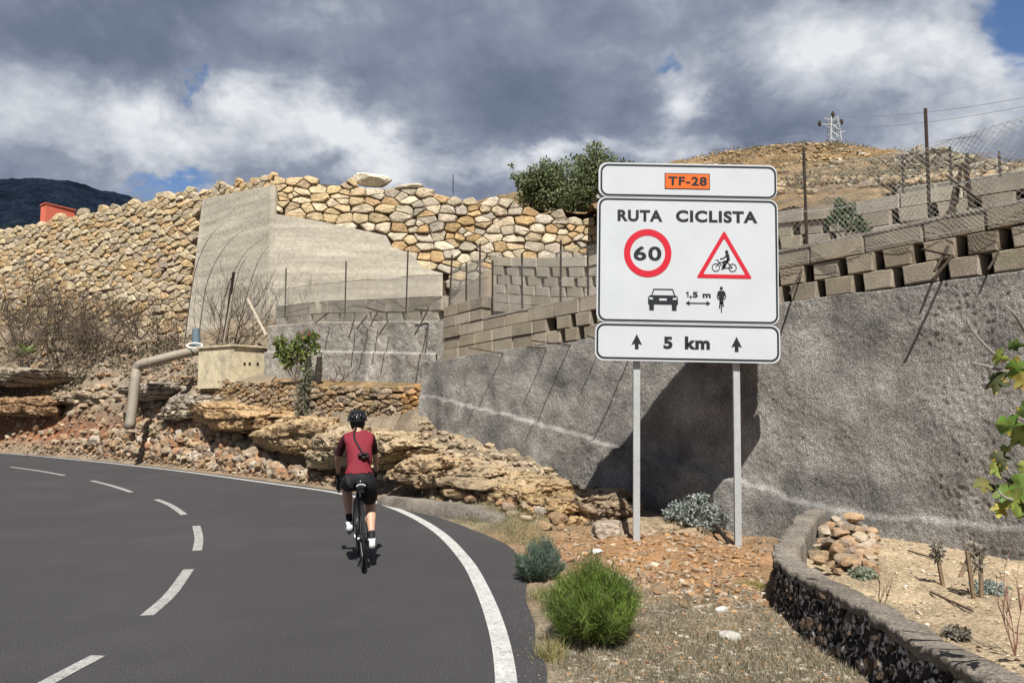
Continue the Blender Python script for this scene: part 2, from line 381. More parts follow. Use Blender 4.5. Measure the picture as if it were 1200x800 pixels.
def height(x, y, d=None):
    if d is None: d = road_dist(x, y)
    z = HF(x, y)
    far = sstep(9, 16, np.asarray(y, float))
    rough = sstep(.1, 1.2, d)
    n = fbm(x * .9, y * .9, 0, 3, 4) * (.05 + .28 * far) + fbm(x * 3.3, y * 3.3, 0, 9, 4) * (.03 + .12 * far)
    n = n + np.abs(fbm(x * 8, y * 8, 0, 21, 3)) * (.02 + .04 * far)
    z = z + n * rough
    out = z * sstep(0.0, .4 + .7 * far, d) + .0
    return np.where(d > 0, out - .012 * (1 - sstep(0, .15, d)) - 0.0, -.03)
def gz(x, y): return float(height(np.array([x]), np.array([y]))[0])
us = np.concatenate([np.linspace(-1.5, -.72, 30)[:-1], np.linspace(-.72, .72, 500), np.linspace(.72, 1.5, 20)[1:]])
ys = np.geomspace(2.6, 62, 450); ys = np.concatenate([[.3, .8, 1.5], ys])
UU, YY = np.meshgrid(us, ys); XX = UU * np.maximum(YY, 1.5)
DD = road_dist(XX, YY); ZZ = height(XX, YY, DD)
ZZ = ZZ + np.where(DD < 0, 0, .004)
# ground colours: orange-brown rubble earth near the sign, greyer dry litter in front, red soil patch far left, pale rock left
px_, py_ = 600 + 900 * XX / YY, 482 + 900 * (1.7 - ZZ) / YY
def g2(cx, cy, rx, ry): return np.exp(-((px_ - cx) / rx) ** 2 - ((py_ - cy) / ry) ** 2)
base = np.array([.30, .245, .175])[None, None] * np.ones(XX.shape + (3,))
def lay(mask, col):
    global base
    base = base * (1 - mask[..., None]) + np.array(col) * mask[..., None]
n1 = fbm(XX * 1.3, YY * 1.3, 0, 31, 5); n2 = fbm(XX * 4, YY * 4, 0, 41, 4)
lay(np.clip(g2(780, 650, 190, 42) * 1.1 + n1 * .5, 0, 1) * (YY < 13), (.40, .225, .11))
lay(np.clip(g2(840, 780, 300, 60) + n2 * .5, 0, 1) * .8 * (YY < 8), (.235, .20, .15))
lay(np.clip(n2 * 2.2 - .3, 0, 1) * .6 * (YY < 12), (.15, .13, .095))
lay(np.clip(g2(560, 600, 110, 22) + n1 * .6, 0, 1) * .7, (.25, .215, .12))
lay(np.clip(g2(40, 505, 105, 20) * 1.3, 0, 1), (.36, .145, .075))
lay(np.clip(g2(60, 525, 90, 8) * 1.1, 0, 1), (.33, .26, .18))
lay(np.clip(g2(230, 450, 120, 25) * (.9 + n1), 0, 1) * .7, (.47, .40, .33))
lay(np.clip(g2(330, 545, 130, 20) + n1 * .4, 0, 1) * .6 * (YY > 13), (.33, .20, .12))
lay(np.clip(n2 * 2 + .1, 0, 1) * .6 * (YY >= 12), (.17, .135, .10))
lay(np.clip(g2(60, 415, 150, 35) * (.8 + n1), 0, 1) * .7, (.20, .155, .115))
# the sheet ends just behind the foot of the walls
glim = np.interp(600 + 900 * XX / YY, [-700, -330, -160, 0, 110, 235, 315, 420, 500, 600, 700, 900, 1500], [63, 58.5, 49, 44, 40.5, 36, 31.5, 25, 19.5, 17, 15.5, 13, 11])
gk = (YY < glim).ravel(); gf = grid_faces(*XX.shape); gf = gf[gk[gf].all(1)]; gi = -np.ones(XX.size, int); gu = np.unique(gf); gi[gu] = np.arange(len(gu))
vt = np.stack([XX, YY, ZZ], -1).reshape(-1, 3)
tag(mesh_obj('ground', vt[gu], gi[gf], 'ground', ptint=base.reshape(-1, 3)[gu], smooth=True), kind='structure')
# wide ground sheet out to the horizon
b = Buf(); S = 9000
b.add([(-S, -S, -.5), (S, -S, -.5), (S, S, -.5), (-S, S, -.5)], [(0, 1, 2, 3)])
tag(b.obj('valley_floor', 'plain_ground'), kind='structure')
b = Buf(); b.add([(-60, -30, -.06), (60, -30, -.06), (60, 2.2, -.06), (-60, 2.2, -.06)], [(0, 1, 2, 3)])
b.add([(-300, 2.2, -.06), (-9, 2.2, -.06), (-30, 33, -.06), (-300, 60, -.06)], [(0, 1, 2, 3)])
tag(b.obj('roadside_plain', 'plain_ground'), kind='structure')

# ================================================================ walls: paths and helpers
class Path:
    def __init__(s, pts):
        s.p = [Vector((q[0], q[1], 0)) for q in pts]; s.c = [0]
        for i in range(len(s.p) - 1): s.c.append(s.c[-1] + (s.p[i + 1] - s.p[i]).length)
        s.len = s.c[-1]
    def seg(s, u):
        for i in range(len(s.p) - 1):
            if u <= s.c[i + 1] or i == len(s.p) - 2: return i
    def at(s, u, z=0, w=0):
        i = s.seg(u); d = (s.p[i + 1] - s.p[i]).normalized(); q = s.p[i] + d * (u - s.c[i]); n = Vector((d.y, -d.x, 0))
        # smooth normals across joints
        L_ = s.c[i + 1] - s.c[i]; t = (u - s.c[i]) / L_
        def nrm(j):
            dd = (s.p[j + 1] - s.p[j]).normalized(); return Vector((dd.y, -dd.x, 0))
        if s.smooth:
            if t < .5 and i > 0: n = n.lerp(nrm(i - 1), .5 - t)
            elif t > .5 and i < len(s.p) - 2: n = n.lerp(nrm(i + 1), t - .5)
            n.normalize()
        return Vector((q.x + n.x * w, q.y + n.y * w, z))
    smooth = True
    def upx(s, px):
        """path distance of the point seen in photo column px"""
        k = (px - 600) / 900; best = None
        for i in range(len(s.p) - 1):
            a, b = s.p[i], s.p[i + 1]; fa = a.x - k * a.y; fb = b.x - k * b.y
            if fa * fb <= 0 and fa != fb: return s.c[i] + (s.c[i + 1] - s.c[i]) * fa / (fa - fb)
        a, b = s.p[0], s.p[-1]
        return 0 if abs(a.x - k * a.y) < abs(b.x - k * b.y) else s.len
def X_(px, Y): return ((px - 600) / 900 * Y, Y)
def prof(path, pts):
    """height profile along a path from photo points (px,py)"""
    us_, zs_ = [], []
    for px, py in pts:
        u = path.upx(px); q = path.at(u); us_.append(u); zs_.append(P(px, py, q.y).z)
    o = np.argsort(us_); us_ = np.array(us_)[o]; zs_ = np.array(zs_)[o]
    return lambda u: float(np.interp(u, us_, zs_))

# Voronoi stones ----------------------------------------------------
def clip(poly, nx, ny, c):
    out = []
    for i in range(len(poly)):
        a = poly[i]; b_ = poly[(i + 1) % len(poly)]; da = a[0] * nx + a[1] * ny - c; db = b_[0] * nx + b_[1] * ny - c
        if da <= 0: out.append(a)
        if (da < 0 < db) or (db < 0 < da):
            t = da / (da - db); out.append((a[0] + (b_[0] - a[0]) * t, a[1] + (b_[1] - a[1]) * t))
    return out
def stones(u0, u1, v0, v1, cw, ch, inside, rnd, jit=.42, var=(.45, 1.7), extra=.5):
    seeds = []; v = v0
    while v < v1:
        h = ch * rnd.uniform(.7, 1.35); u = u0 - rnd.random() * cw
        while u < u1:
            wd = cw * rnd.uniform(*var)
            seeds.append((u + wd / 2 + rnd.uniform(-.2, .2) * cw, v + h / 2 + rnd.uniform(-jit, jit) * h, wd, h)); u += wd
            if rnd.random() < extra: seeds.append((u + rnd.uniform(-.1, .1) * cw, v + h * rnd.choice((0, 1)) + rnd.uniform(-.1, .1) * h, wd, h))
        v += h
    asp = cw / ch; S_ = [(a / asp, b_) for a, b_, _, _ in seeds]; cells = []; Rr = ch * 2.6
    gridd = {}
    for i, (a, b_) in enumerate(S_): gridd.setdefault((int(a // Rr), int(b_ // Rr)), []).append(i)
    for i, (a, b_) in enumerate(S_):
        if not inside(seeds[i][0], seeds[i][1]): continue
        m = 1.0 * ch; poly = [(a - m, b_ - m * .62), (a + m, b_ - m * .62), (a + m, b_ + m * .62), (a - m, b_ + m * .62)]
        gx, gy = int(a // Rr), int(b_ // Rr)
        for dx in (-1, 0, 1):
            for dy in (-1, 0, 1):
                for j in gridd.get((gx + dx, gy + dy), ()):
                    if j == i: continue
                    nx, ny = S_[j][0] - a, S_[j][1] - b_; d2 = nx * nx + ny * ny
                    if d2 > Rr * Rr or d2 < 1e-9: continue
                    poly = clip(poly, nx, ny, (S_[j][0] ** 2 + S_[j][1] ** 2 - a * a - b_ * b_) / 2)
                    if len(poly) < 3: break
        if len(poly) >= 3: cells.append(([(x * asp, y) for x, y in poly], seeds[i][:2]))
    return cells
def stone_mesh(poly, F, gap, depth, proud, rnd, rim=.82, cor=(.05, .13)):
    cx = sum(p[0] for p in poly) / len(poly); cy = sum(p[1] for p in poly) / len(poly)
    # chamfer corners, drop tiny edges
    q = []
    n = len(poly)
    for i in range(n):
        a = poly[i - 1]; b_ = poly[i]; c = poly[(i + 1) % n]
        k = cor[0] + cor[1] * rnd.random()
        q.append((b_[0] + (a[0] - b_[0]) * k, b_[1] + (a[1] - b_[1]) * k)); q.append((b_[0] + (c[0] - b_[0]) * k, b_[1] + (c[1] - b_[1]) * k))
    r_ = []
    size = math.sqrt(abs(sum(q[i - 1][0] * q[i][1] - q[i][0] * q[i - 1][1] for i in range(len(q))) / 2))
    for p in q:
        if r_ and math.hypot(p[0] - r_[-1][0], p[1] - r_[-1][1]) < size * .12: continue
        r_.append(p)
    if len(r_) < 5: r_ = q
    if len(r_) > 9: r_ = r_[:: 2] if len(r_) > 12 else r_[:9] if False else r_
    n = len(r_)
    rings = []
    tx, ty = rnd.uniform(-.22, .22), rnd.uniform(-.4, .2)
    def rg(sc, w, jw):
        o = []
        for x, y in r_:
            dx, dy = x - cx, y - cy; L_ = math.hypot(dx, dy) + 1e-6; s2 = max(sc - gap / 2 / L_, .1)
            j = 1 + rnd.uniform(-.05, .05)
            o.append(F(cx + dx * s2 * j, cy + dy * s2 * j, w + (tx * dx + ty * dy) * .5 + rnd.uniform(-jw, jw)))
        return o
    vs = rg(1.0, -depth, 0) + rg(1.0, proud * .35, proud * .15) + rg(rim, proud, proud * .22)
    vs.append(F(cx + rnd.uniform(-.1, .1) * size, cy + rnd.uniform(-.1, .1) * size, proud * 1.12))
    fs = []
    for k in range(2):
        for i in range(n):
            j = (i + 1) % n; fs.append((k * n + i, k * n + j, (k + 1) * n + j, (k + 1) * n + i))
    for i in range(n): fs.append((2 * n + i, 2 * n + (i + 1) % n, 3 * n))
    return vs, fs, size
def emit_stones(items, parent, name, mat, cap=290):
    """items: (verts, faces, size, tint, keep) ; the largest become parts, the rest one joined part"""
    items.sort(key=lambda t: -t[2])
    for vs, fs, sz, t in items[:cap]: mesh_obj(name, vs, fs, mat, parent, tint=t)
    if len(items) > cap:
        b_ = Buf()
        for vs, fs, sz, t in items[cap:]: b_.add(vs, fs, t)
        tag(b_.obj('small_stones', mat, parent), kind='stuff')
def inpoly(x, y, poly):
    c = False; n = len(poly)
    for i in range(n):
        x1, y1 = poly[i - 1]; x2, y2 = poly[i]
        if (y1 > y) != (y2 > y) and x < (x2 - x1) * (y - y1) / (y2 - y1) + x1: c = not c
    return c
TAN = [(.49, .43, .34), (.44, .39, .32), (.56, .44, .28), (.60, .50, .35), (.55, .48, .37), (.57, .41, .23), (.64, .56, .43), (.50, .45, .37), (.58, .50, .39), (.50, .35, .19), (.62, .54, .41)]
TANL = [(.54, .43, .27), (.57, .465, .31), (.51, .43, .31), (.55, .39, .22), (.58, .49, .35), (.47, .40, .30), (.54, .44, .30), (.50, .36, .21)]
def pick(cols, rnd, v=.18):
    c = rnd.choice(cols); k = rnd.uniform(1 - v, 1 + v); return (c[0] * k, c[1] * k * rnd.uniform(.985, 1.015), c[2] * k * rnd.uniform(.95, 1.04))
def sheet(path, u0, u1, nu, zb, zt, nv, wf, name, mat, parent, kind=None, tint=None, smooth=True, top=0):
    """wall face as a fine displaced grid; wf(u,z,t)->offset outward; 'top' adds a flat top going back"""
    vs = []
    rows = nv + (1 if top else 0)
    for j in range(nv):
        t = j / (nv - 1)
        for i in range(nu):
            u = u0 + (u1 - u0) * i / (nu - 1); a = zb(u); c = zt(u); z = a + (c - a) * t
            vs.append(path.at(u, z, wf(u, z, t)))
    if top:
        for i in range(nu):
            u = u0 + (u1 - u0) * i / (nu - 1); vs.append(path.at(u, zt(u) - .02, -top))
    o = mesh_obj(name, vs, grid_faces(rows, nu), mat, parent, smooth=smooth)
    if kind: o['kind'] = kind
    return o

# ================================================================ big dry stone retaining wall, left of the concrete corner
rnd = random.Random(11)
LW = Path([X_(-330, 55), X_(-160, 46), X_(0, 40.5), X_(110, 37), X_(235, 33.2), X_(315, 30)]); LW.smooth = True
RW = Path([X_(315, 30), X_(700, 30.8), X_(760, 31)])
lw_top = prof(LW, [(-330, 320), (-160, 290), (0, 266), (60, 252), (130, 236), (200, 222), (260, 212), (315, 203)])
lw_bot = prof(LW, [(-330, 450), (-160, 410), (0, 385), (110, 392), (235, 402), (315, 402)])
rw_top = prof(RW, [(315, 203), (365, 207), (440, 214), (520, 225), (600, 237), (700, 254), (760, 262)])
rw_bot = prof(RW, [(315, 404), (700, 360), (760, 350)])
concR = [(310, 251), (375, 261), (422, 271), (451, 277), (457, 290), (480, 298), (495, 315), (518, 321), (518, 420), (310, 420)]
concL = [(233, 234), (316, 218), (316, 420), (212, 420), (222, 370), (228, 300)]
t_ = thing('dry_stone_wall', LW.at(LW.len * .6, 4), 'high tan dry stone retaining wall rising to the left of the weathered concrete corner', 'stone wall')
lw_thing = t_
sheet(LW, 0, LW.len, 60, lw_bot, lambda u: lw_top(u) - .25, 14, lambda u, z, t: -.10, 'wall_core', 'joint_light', t_, top=3)
def insL(u, v):
    if v > lw_top(u) - .10 + .04 * math.sin(u * 3.1) or v < lw_bot(u) - .1: return False
    px, py = proj(LW.at(u, v)); return not inpoly(px, py, concL) and px < 322
FL = lambda u, v, w_: LW.at(min(max(u, 0), LW.len), v, w_)
items = []
for poly, sd_ in stones(0, LW.len, 3.0, 11.8, .58, .32, insL, rnd, jit=.3, var=(.4, 1.8)):
    vs, fs, sz = stone_mesh(poly, FL, .018, .2, rnd.uniform(.015, .085), rnd); px, py = proj(LW.at(sd_[0], sd_[1]))
    items.append((vs, fs, sz * (1 if px > -5 else .1), pick(TANL, rnd)))
print('left stones', len(items)); emit_stones(items, t_, 'stone', 'stone')
# ---------------- right of the corner
t_ = thing('dry_stone_wall', RW.at(RW.len * .6, 5), 'tan dry stone wall above the smooth concrete face, with larger squared stones', 'stone wall')
sheet(RW, 0, RW.len, 60, rw_bot, lambda u: rw_top(u) - .25, 14, lambda u, z, t: -.10, 'wall_core', 'joint_earth', t_, top=3)
def insR(u, v):
    if v > rw_top(u) - .10 + .05 * math.sin(u * 2.3) or v < rw_bot(u): return False
    px, py = proj(RW.at(u, v))
    if px > 400 and py > 300 + (px - 480) * .06 + 40 : return False
    return not inpoly(px, py, concR)
FR = lambda u, v, w_: RW.at(min(max(u, 0), RW.len), v, w_)
items = []
for poly, sd_ in stones(0, RW.len, 5.5, 11.6, .64, .385, insR, rnd, jit=.2, var=(.4, 1.7), extra=.3):
    if sd_[0] < .35 and sd_[1] > rw_top(sd_[0]) - .3: continue
    vs, fs, sz = stone_mesh(poly, FR, .028, .25, rnd.uniform(.02, .12), rnd)
    px, py = proj(RW.at(sd_[0], sd_[1]))
    c = pick(TAN, rnd)
    if px < 430 and py < 262: c = pick([(.60, .46, .27), (.56, .44, .28), (.62, .52, .36)], rnd, .1)
    items.append((vs, fs, sz, c))
print('right stones', len(items)); emit_stones(items, t_, 'stone', 'stone')
# low part of that wall behind the terraces is left as earth core
# ---------------- concrete corner (two faces)
t_ = thing('concrete_wall', RW.at(0, 5), 'weathered board-marked concrete wall corner under the dry stone wall', 'concrete wall')
def conc(path, poly, name, wd):
    def z_of(px, py): q = path.at(path.upx(px)); return P(px, py, q.y).z
    pl = [(path.upx(a), z_of(a, b_)) for a, b_ in poly]
    umin, umax = min(p[0] for p in pl), max(p[0] for p in pl)
    nu = 90; vs = []; us2 = np.linspace(umin + .001, umax - .001, nu)
    def top(u):
        zz = []
        for i in range(len(pl)):
            a, b_ = pl[i - 1], pl[i]
            if (a[0] - u) * (b_[0] - u) <= 0 and a[0] != b_[0]: zz.append(a[1] + (b_[1] - a[1]) * (u - a[0]) / (b_[0] - a[0]))
        return max(zz), min(zz)
    nv = 60
    for j in range(nv + 1):
        for u in us2:
            a, c = top(u); z = c + (a - c) * min(j / (nv - 1), 1)
            brd = .012 * float(vnoise(u * .3, z * 3.1, 0, 12))
            off = wd + brd + .03 * float(fbm(u * .7, z * .9, 0, 5, 3)) if j < nv else -.2
            vs.append(path.at(u, z if j < nv else a, off))
    mesh_obj(name, vs, grid_faces(nv + 1, nu), 'board_concrete', t_, smooth=False)
conc(RW, concR, 'concrete_face', .16); conc(LW, concL, 'concrete_face', .16)
# block of masonry edge at the corner between the two faces
b = Buf()
for k in range(1): b.tube([RW.at(0, 3.6, .05), RW.at(0, P(313, 219, 30).z, .05)], .15, 8)
b.obj('corner_edge', 'board_concrete', t_)
# patch of orange block-like stones at (315..335, 222..250) belongs to the wall above
# pale slab lying on the wall top
def rock(c, sz, seed, p=3.0, rough=.22, freq=1.6, strata=0.0, sub=3, rz=0.0, tilt=0.0, cutd=0.0):
    bm = bmesh.new(); bmesh.ops.create_icosphere(bm, subdivisions=sub, radius=1)
    v = np.array([q.co[:] for q in bm.verts]); f = [[q.index for q in fc.verts] for fc in bm.faces]; bm.free()
    nn = (np.abs(v) ** p).sum(1) ** (1 / p); v = v / nn[:, None]
    s = seed * 3.17
    # facet: push towards random planes
    rr = np.random.default_rng(seed)
    for _ in range(7):
        d = rr.normal(size=3); d /= np.linalg.norm(d); k = rr.uniform(.72, .98) - cutd; q = v @ d; over = np.maximum(q - k, 0); v = v - over[:, None] * d * .9
    sz = np.array(sz); w_ = v * sz; sc = freq / max(sz.mean(), .01)
    n = fbm(w_[:, 0] * sc + s, w_[:, 1] * sc, w_[:, 2] * sc, seed, 4 if sub > 2 else 3)
    w_ = w_ * (1 + n * rough)[:, None]
    if strata:
        zz = w_[:, 2] / strata + .4 * vnoise(w_[:, 0] * .8, w_[:, 1] * .8, 0, seed)
        st = vnoise(np.floor(zz) * 3.3, 0.5 + 0 * zz, 0, seed + 5) * .5 + np.where((zz % 1) < .18, -.45, 0)
        k = 1 + st * .16
        w_[:, 0] *= k; w_[:, 1] *= k
    a, b_ = math.cos(rz), math.sin(rz)
    if tilt:
        ct, stt = math.cos(tilt), math.sin(tilt); x, z = w_[:, 0].copy(), w_[:, 2].copy(); w_[:, 0] = x * ct - z * stt; w_[:, 2] = x * stt + z * ct
    x, y = w_[:, 0].copy(), w_[:, 1].copy(); w_[:, 0] = x * a - y * b_; w_[:, 1] = x * b_ + y * a
    return (w_ + np.array(c)), f
c = P(437, 212, 30.4); v, f = rock((c.x, c.y, c.z), (.78, .4, .24), 5, 3.5, .1, sub=3, tilt=-.12)
tag(mesh_obj('stone_slab', v, f, 'stone', tint=(.74, .70, .55)), 'large pale cream slab lying on top of the dry stone wall', 'stone')
c = P(478, 220, 30.5); v, f = rock((c.x, c.y, c.z), (.62, .3, .11), 6, 3.5, .1, sub=3, tilt=.1)
tag(mesh_obj('stone_slab', v, f, 'stone', tint=(.60, .55, .45)), 'flat grey-cream slab on the wall top, right of the big cream slab', 'stone')

# ================================================================ main rough grey wall
GW = Path([X_(497, 17.5), X_(600, 15.0), X_(690, 13.3), X_(740, 12.55), X_(800, 11.8), X_(887, 10.85), X_(980, 9.95), X_(1090, 9.0), X_(1200, 8.12), X_(1420, 6.9), X_(1800, 5.4)])
gw_top = prof(GW, [(497, 424), (600, 409), (695, 396), (915, 356), (1100, 330), (1200, 317), (1420, 283), (1800, 240)])
gw_pl = prof(GW, [(497, 463), (600, 485), (673, 505), (740, 529), (800, 540), (867, 560), (961, 590), (1054, 602), (1200, 617), (1420, 660), (1800, 730)])
t_ = thing('retaining_wall', GW.at(GW.len * .3, 0), 'long rough grey sprayed-concrete retaining wall behind the road sign', 'retaining wall')
NU, NV = 1050, 190
us2 = np.linspace(0, GW.len, NU); bb = np.full(NU, -.6); tt = np.array([gw_top(u) for u in us2]) + .035 * fbm(us2 * 1.1, 0 * us2, 0, 61, 4); pl = np.array([gw_pl(u) for u in us2]) + .05 * fbm(us2 * .9, 0 * us2, 0, 62, 4)
gp = np.array([GW.at(u)[:2] for u in us2]); gn = np.array([(GW.at(u, 0, 1) - GW.at(u))[:2] for u in us2])
T = np.linspace(0, 1, NV)[:, None]; Z = bb[None] + (tt - bb)[None] * T; U = np.repeat(us2[None], NV, 0)
plw = 1 - sstep(-.03, .02, Z - pl[None] - .05 * fbm(U * 7, Z * 7, 0, 71, 4))          # 1 below the plinth line
W = (tt[None] - Z) * .05 + plw * (.085 + .03 * fbm(U * 1.7, 0 * Z, 0, 44, 3)) + .06 * fbm(U * .8, Z * .8, 0, 63, 3)
W = W + .022 * fbm(U * 2.6, Z * 2.6, 0, 64, 4) + .004 * np.abs(fbm(U * 11, Z * 11, 0, 65, 3)) + .012 * fbm(U * 27, Z * 27, 0, 66, 3) * (.6 + .45 * sstep(-.3, .4, fbm(U * .6, Z * .6, 0, 69, 3)))
vt = np.stack([gp[None, :, 0] + gn[None, :, 0] * W, gp[None, :, 1] + gn[None, :, 1] * W, Z], -1).reshape(-1, 3)
back = np.stack([gp[:, 0] - gn[:, 0] * .9, gp[:, 1] - gn[:, 1] * .9, tt - .02], -1)
vt = np.concatenate([vt, back]); o = mesh_obj('wall_face', vt, grid_faces(NV + 1, NU), 'gunite', t_, smooth=True)
b = Buf(); e0 = GW.at(0, -.5, .4); e1 = GW.at(0, gw_top(0) - .02, .02); e2 = GW.at(0, gw_top(0) - .02, -4); e3 = GW.at(0, -.5, -4)
b.add([e0, e1, e2, e3], [(0, 1, 2, 3)]); b.obj('wall_end', 'gunite', t_)
def gface(u, z):
    """outward offset of the grey wall at u,z"""
    return (gw_top(u) - z) * .05 + (.16 if z < gw_pl(u) else 0) + .02

# ================================================================ block walls
BR = [(.37, .32, .25), (.41, .355, .28), (.33, .285, .225), (.43, .375, .30)]
GY = [(.46, .415, .34), (.42, .38, .31), (.50, .455, .38)]
def block(path, u0, u1, z0, z1, w0, w1, slope, taper, cols, rnd, parent, ch=.02):
    """one concrete block; z follows slope; taper narrows the bottom"""
    j = lambda s=.008: rnd.uniform(-s, s)
    def V_(u, z, w_): return path.at(u, z, w_)
    zc = lambda u: slope(u)
    ub0, ub1 = u0 + taper + j(), u1 - taper + j()
    A = [(ub0, z0 + zc(u0)), (ub1, z0 + zc(u1)), (u1 + j(), z1 + zc(u1)), (u0 + j(), z1 + zc(u0))]
    cx = sum(a[0] for a in A) / 4; cz = sum(a[1] for a in A) / 4; dw = j(.02)
    ring = lambda k, w_: [V_(a[0] + (cx - a[0]) * k, a[1] + (cz - a[1]) * k, w_) for a in A]
    k = ch / (u1 - u0) * 2
    vs = ring(0, w0) + ring(0, w1 + dw - ch) + ring(k, w1 + dw); fs = []
    for r_ in range(2):
        for i in range(4): fs.append((r_ * 4 + i, r_ * 4 + (i + 1) % 4, r_ * 4 + 4 + (i + 1) % 4, r_ * 4 + 4 + i))
    fs.append((8, 9, 10, 11))
    mesh_obj('block', vs, fs, 'block', parent, tint=pick(cols, rnd, .13))
def block_course(path, ua, ub, z0, h, slope, bw, gap, cols, rnd, parent, w0=-.25, w1=0., taper=0.0, off=0.0):
    u = ua + off
    while u < ub - bw * .4:
        e = min(u + bw * rnd.uniform(.94, 1.06), ub)
        block(path, u, e - .012, z0 + .006, z0 + h - .006, w0, w1, slope, taper, cols, rnd, parent); u = e + gap
rnd = random.Random(5)
T1 = Path([GW.at(u, 0, -.14)[:2] for u in np.linspace(GW.upx(512), GW.len, 40)])
t1b = prof(T1, [(512, 423), (600, 409), (695, 396), (915, 356), (1100, 329), (1200, 316), (1420, 281), (1800, 238)])
t_ = thing('block_wall', T1.at(T1.len * .3, t1b(T1.len * .3)), 'brown concrete block wall with open joints on top of the long grey wall', 'block wall')
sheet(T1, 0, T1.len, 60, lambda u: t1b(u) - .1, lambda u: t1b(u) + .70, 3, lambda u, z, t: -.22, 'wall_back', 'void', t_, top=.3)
H = .245; ug = T1.upx(640)
for k in range(3):
    solid = (k == 2)
    if solid: block_course(T1, 0, T1.len, k * H, H, t1b, .74, 0, BR, rnd, t_, off=0)
    else:
        block_course(T1, 0, ug, k * H, H, t1b, .62, 0, BR, rnd, t_)
        block_course(T1, ug, T1.len, k * H, H, t1b, .40, .105, BR, rnd, t_, taper=.02, off=(.3 if k else 0))
u5, u6 = 0.0, T1.upx(566)
for k in (3, 4): block_course(T1, u5, u6, k * H, H, t1b, .5, 0, BR, rnd, t_, off=.0)
# strap of mortar on top
sheet(T1, u6, T1.len, 200, lambda u: t1b(u) + 3 * H - .01, lambda u: t1b(u) + 3 * H + .03, 2, lambda u, z, t: -.006, 'mortar_cap', 'cap_concrete', t_, top=.3)
# terrace behind
def terrace(front, back, zf, zb, name, mat='hill_ground', n=80, m=14, amp=.08):
    vs = []
    for j in range(m):
        for i in range(n):
            s = i / (n - 1); a = front(s); c = back(s); t = j / (m - 1)
            x, y = a[0] + (c[0] - a[0]) * t, a[1] + (c[1] - a[1]) * t
            z = zf(s) + (zb(s) - zf(s)) * t
            vs.append((x, y, z + amp * float(fbm(x * 1.3, y * 1.3, 0, 77, 3)) * math.sin(math.pi * t)))
    return tag(mesh_obj(name, vs, grid_faces(m, n), mat, smooth=True), kind='structure')
# second tier
T2 = Path([X_(575, 20.5), X_(640, 18.9), X_(700, 17.6), X_(800, 15.9), X_(915, 14.1), X_(1000, 12.9), X_(1200, 10.9), X_(1500, 8.9)])
t2t = prof(T2, [(575, 301), (640, 302), (700, 300), (800, 268), (915, 247), (1000, 238), (1066, 226), (1200, 204), (1500, 160)])
t2b = lambda u: t2t(u) - 4 * H
t_ = thing('block_wall', T2.at(T2.len * .4, 4), 'upper grey block wall behind the chain-link fence, second terrace up', 'block wall')
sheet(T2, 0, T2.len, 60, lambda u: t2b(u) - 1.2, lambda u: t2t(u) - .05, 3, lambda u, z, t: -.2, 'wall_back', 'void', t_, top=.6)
for k in range(-2, 4):
    if k == 3: block_course(T2, 0, T2.len, k * H, H, t2b, .9, 0, GY, rnd, t_)
    elif k >= 1: block_course(T2, 0, T2.len, k * H, H, t2b, .5, .09, GY, rnd, t_, taper=.03, off=.25 * (k % 2))
    elif k == 0: block_course(T2, 0, T2.len, k * H, H, t2b, .5, .05, GY, rnd, t_, off=.1)
    else: block_course(T2, 0, T2.len, k * H, H, t2b, .8, 0, GY, rnd, t_, w1=.01)
terrace(lambda s: T1.at(T1.len * s, 0, -.28)[:2], lambda s: T2.at(T2.len * s, 0, -.1)[:2], lambda s: t1b(T1.len * s) + 3 * H - .1, lambda s: t1b(T1.len * s) + 3 * H - .25, 'terrace_ground')
# pale coping slab behind it, on the right
T3 = Path([X_(1062, 14.5), X_(1200, 12.3), X_(1500, 10.2)]); t3t = prof(T3, [(1062, 221), (1200, 201), (1500, 158)])
t_ = thing('low_wall', T3.at(0, 5), 'pale smooth coping wall along the top of the upper terrace at right', 'low wall')
for i in range(6):
    u0_, u1_ = T3.len * i / 6, T3.len * (i + 1) / 6 - .01
    block(T3, u0_, u1_, -.55, 0, -.3, 0, t3t, 0, [(.52, .49, .42)], rnd, t_)
# mid terrace wall
MW = Path([X_(312, 24.4), X_(335, 23.6), X_(420, 21), X_(514, 18.6)])
mwt = prof(MW, [(312, 382), (335, 380), (372, 377), (512, 376)]); mwb = prof(MW, [(312, 450), (335, 452), (512, 462)])
t_ = thing('retaining_wall', MW.at(MW.len * .7, 2.5), 'smooth grey plastered terrace wall under the row of blocks, behind the flowering shrub', 'retaining wall')
sheet(MW, 0, MW.len, 260, mwb, mwt, 60, lambda u, z, t: (.10 if z < mwb(u) + .55 * (mwt(u) - mwb(u)) else 0) + .05 * float(fbm(u * 1.2, z * 1.6, 0, 8, 3)) + .02 * float(fbm(u * 6, z * 6, 0, 9, 2)), 'wall_face', 'gunite_smooth', t_, top=.6)
b = Buf(); q = MW.len; b.add([MW.at(q, mwb(q) - .3, .1), MW.at(q, mwb(q) - .3, -1.5), MW.at(q, mwt(q) + .5, -1.5), MW.at(q, mwt(q), .02)], [(0, 1, 2, 3)]); b.obj('wall_end', 'gunite_smooth', t_)
MB_ = Path([MW.at(u, 0, -.1)[:2] for u in np.linspace(MW.upx(318), MW.len, 12)])
mb = lambda u: mwt(MW.upx(318) + u)
t_ = thing('block_wall', MB_.at(MB_.len * .5, 4), 'row of grey blocks with dark triangular gaps on top of the plastered terrace wall', 'block wall')
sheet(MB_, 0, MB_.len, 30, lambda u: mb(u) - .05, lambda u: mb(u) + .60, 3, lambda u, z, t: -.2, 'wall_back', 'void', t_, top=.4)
block_course(MB_, 0, MB_.len, 0, .26, mb, .62, .10, GY, rnd, t_, taper=-.0)
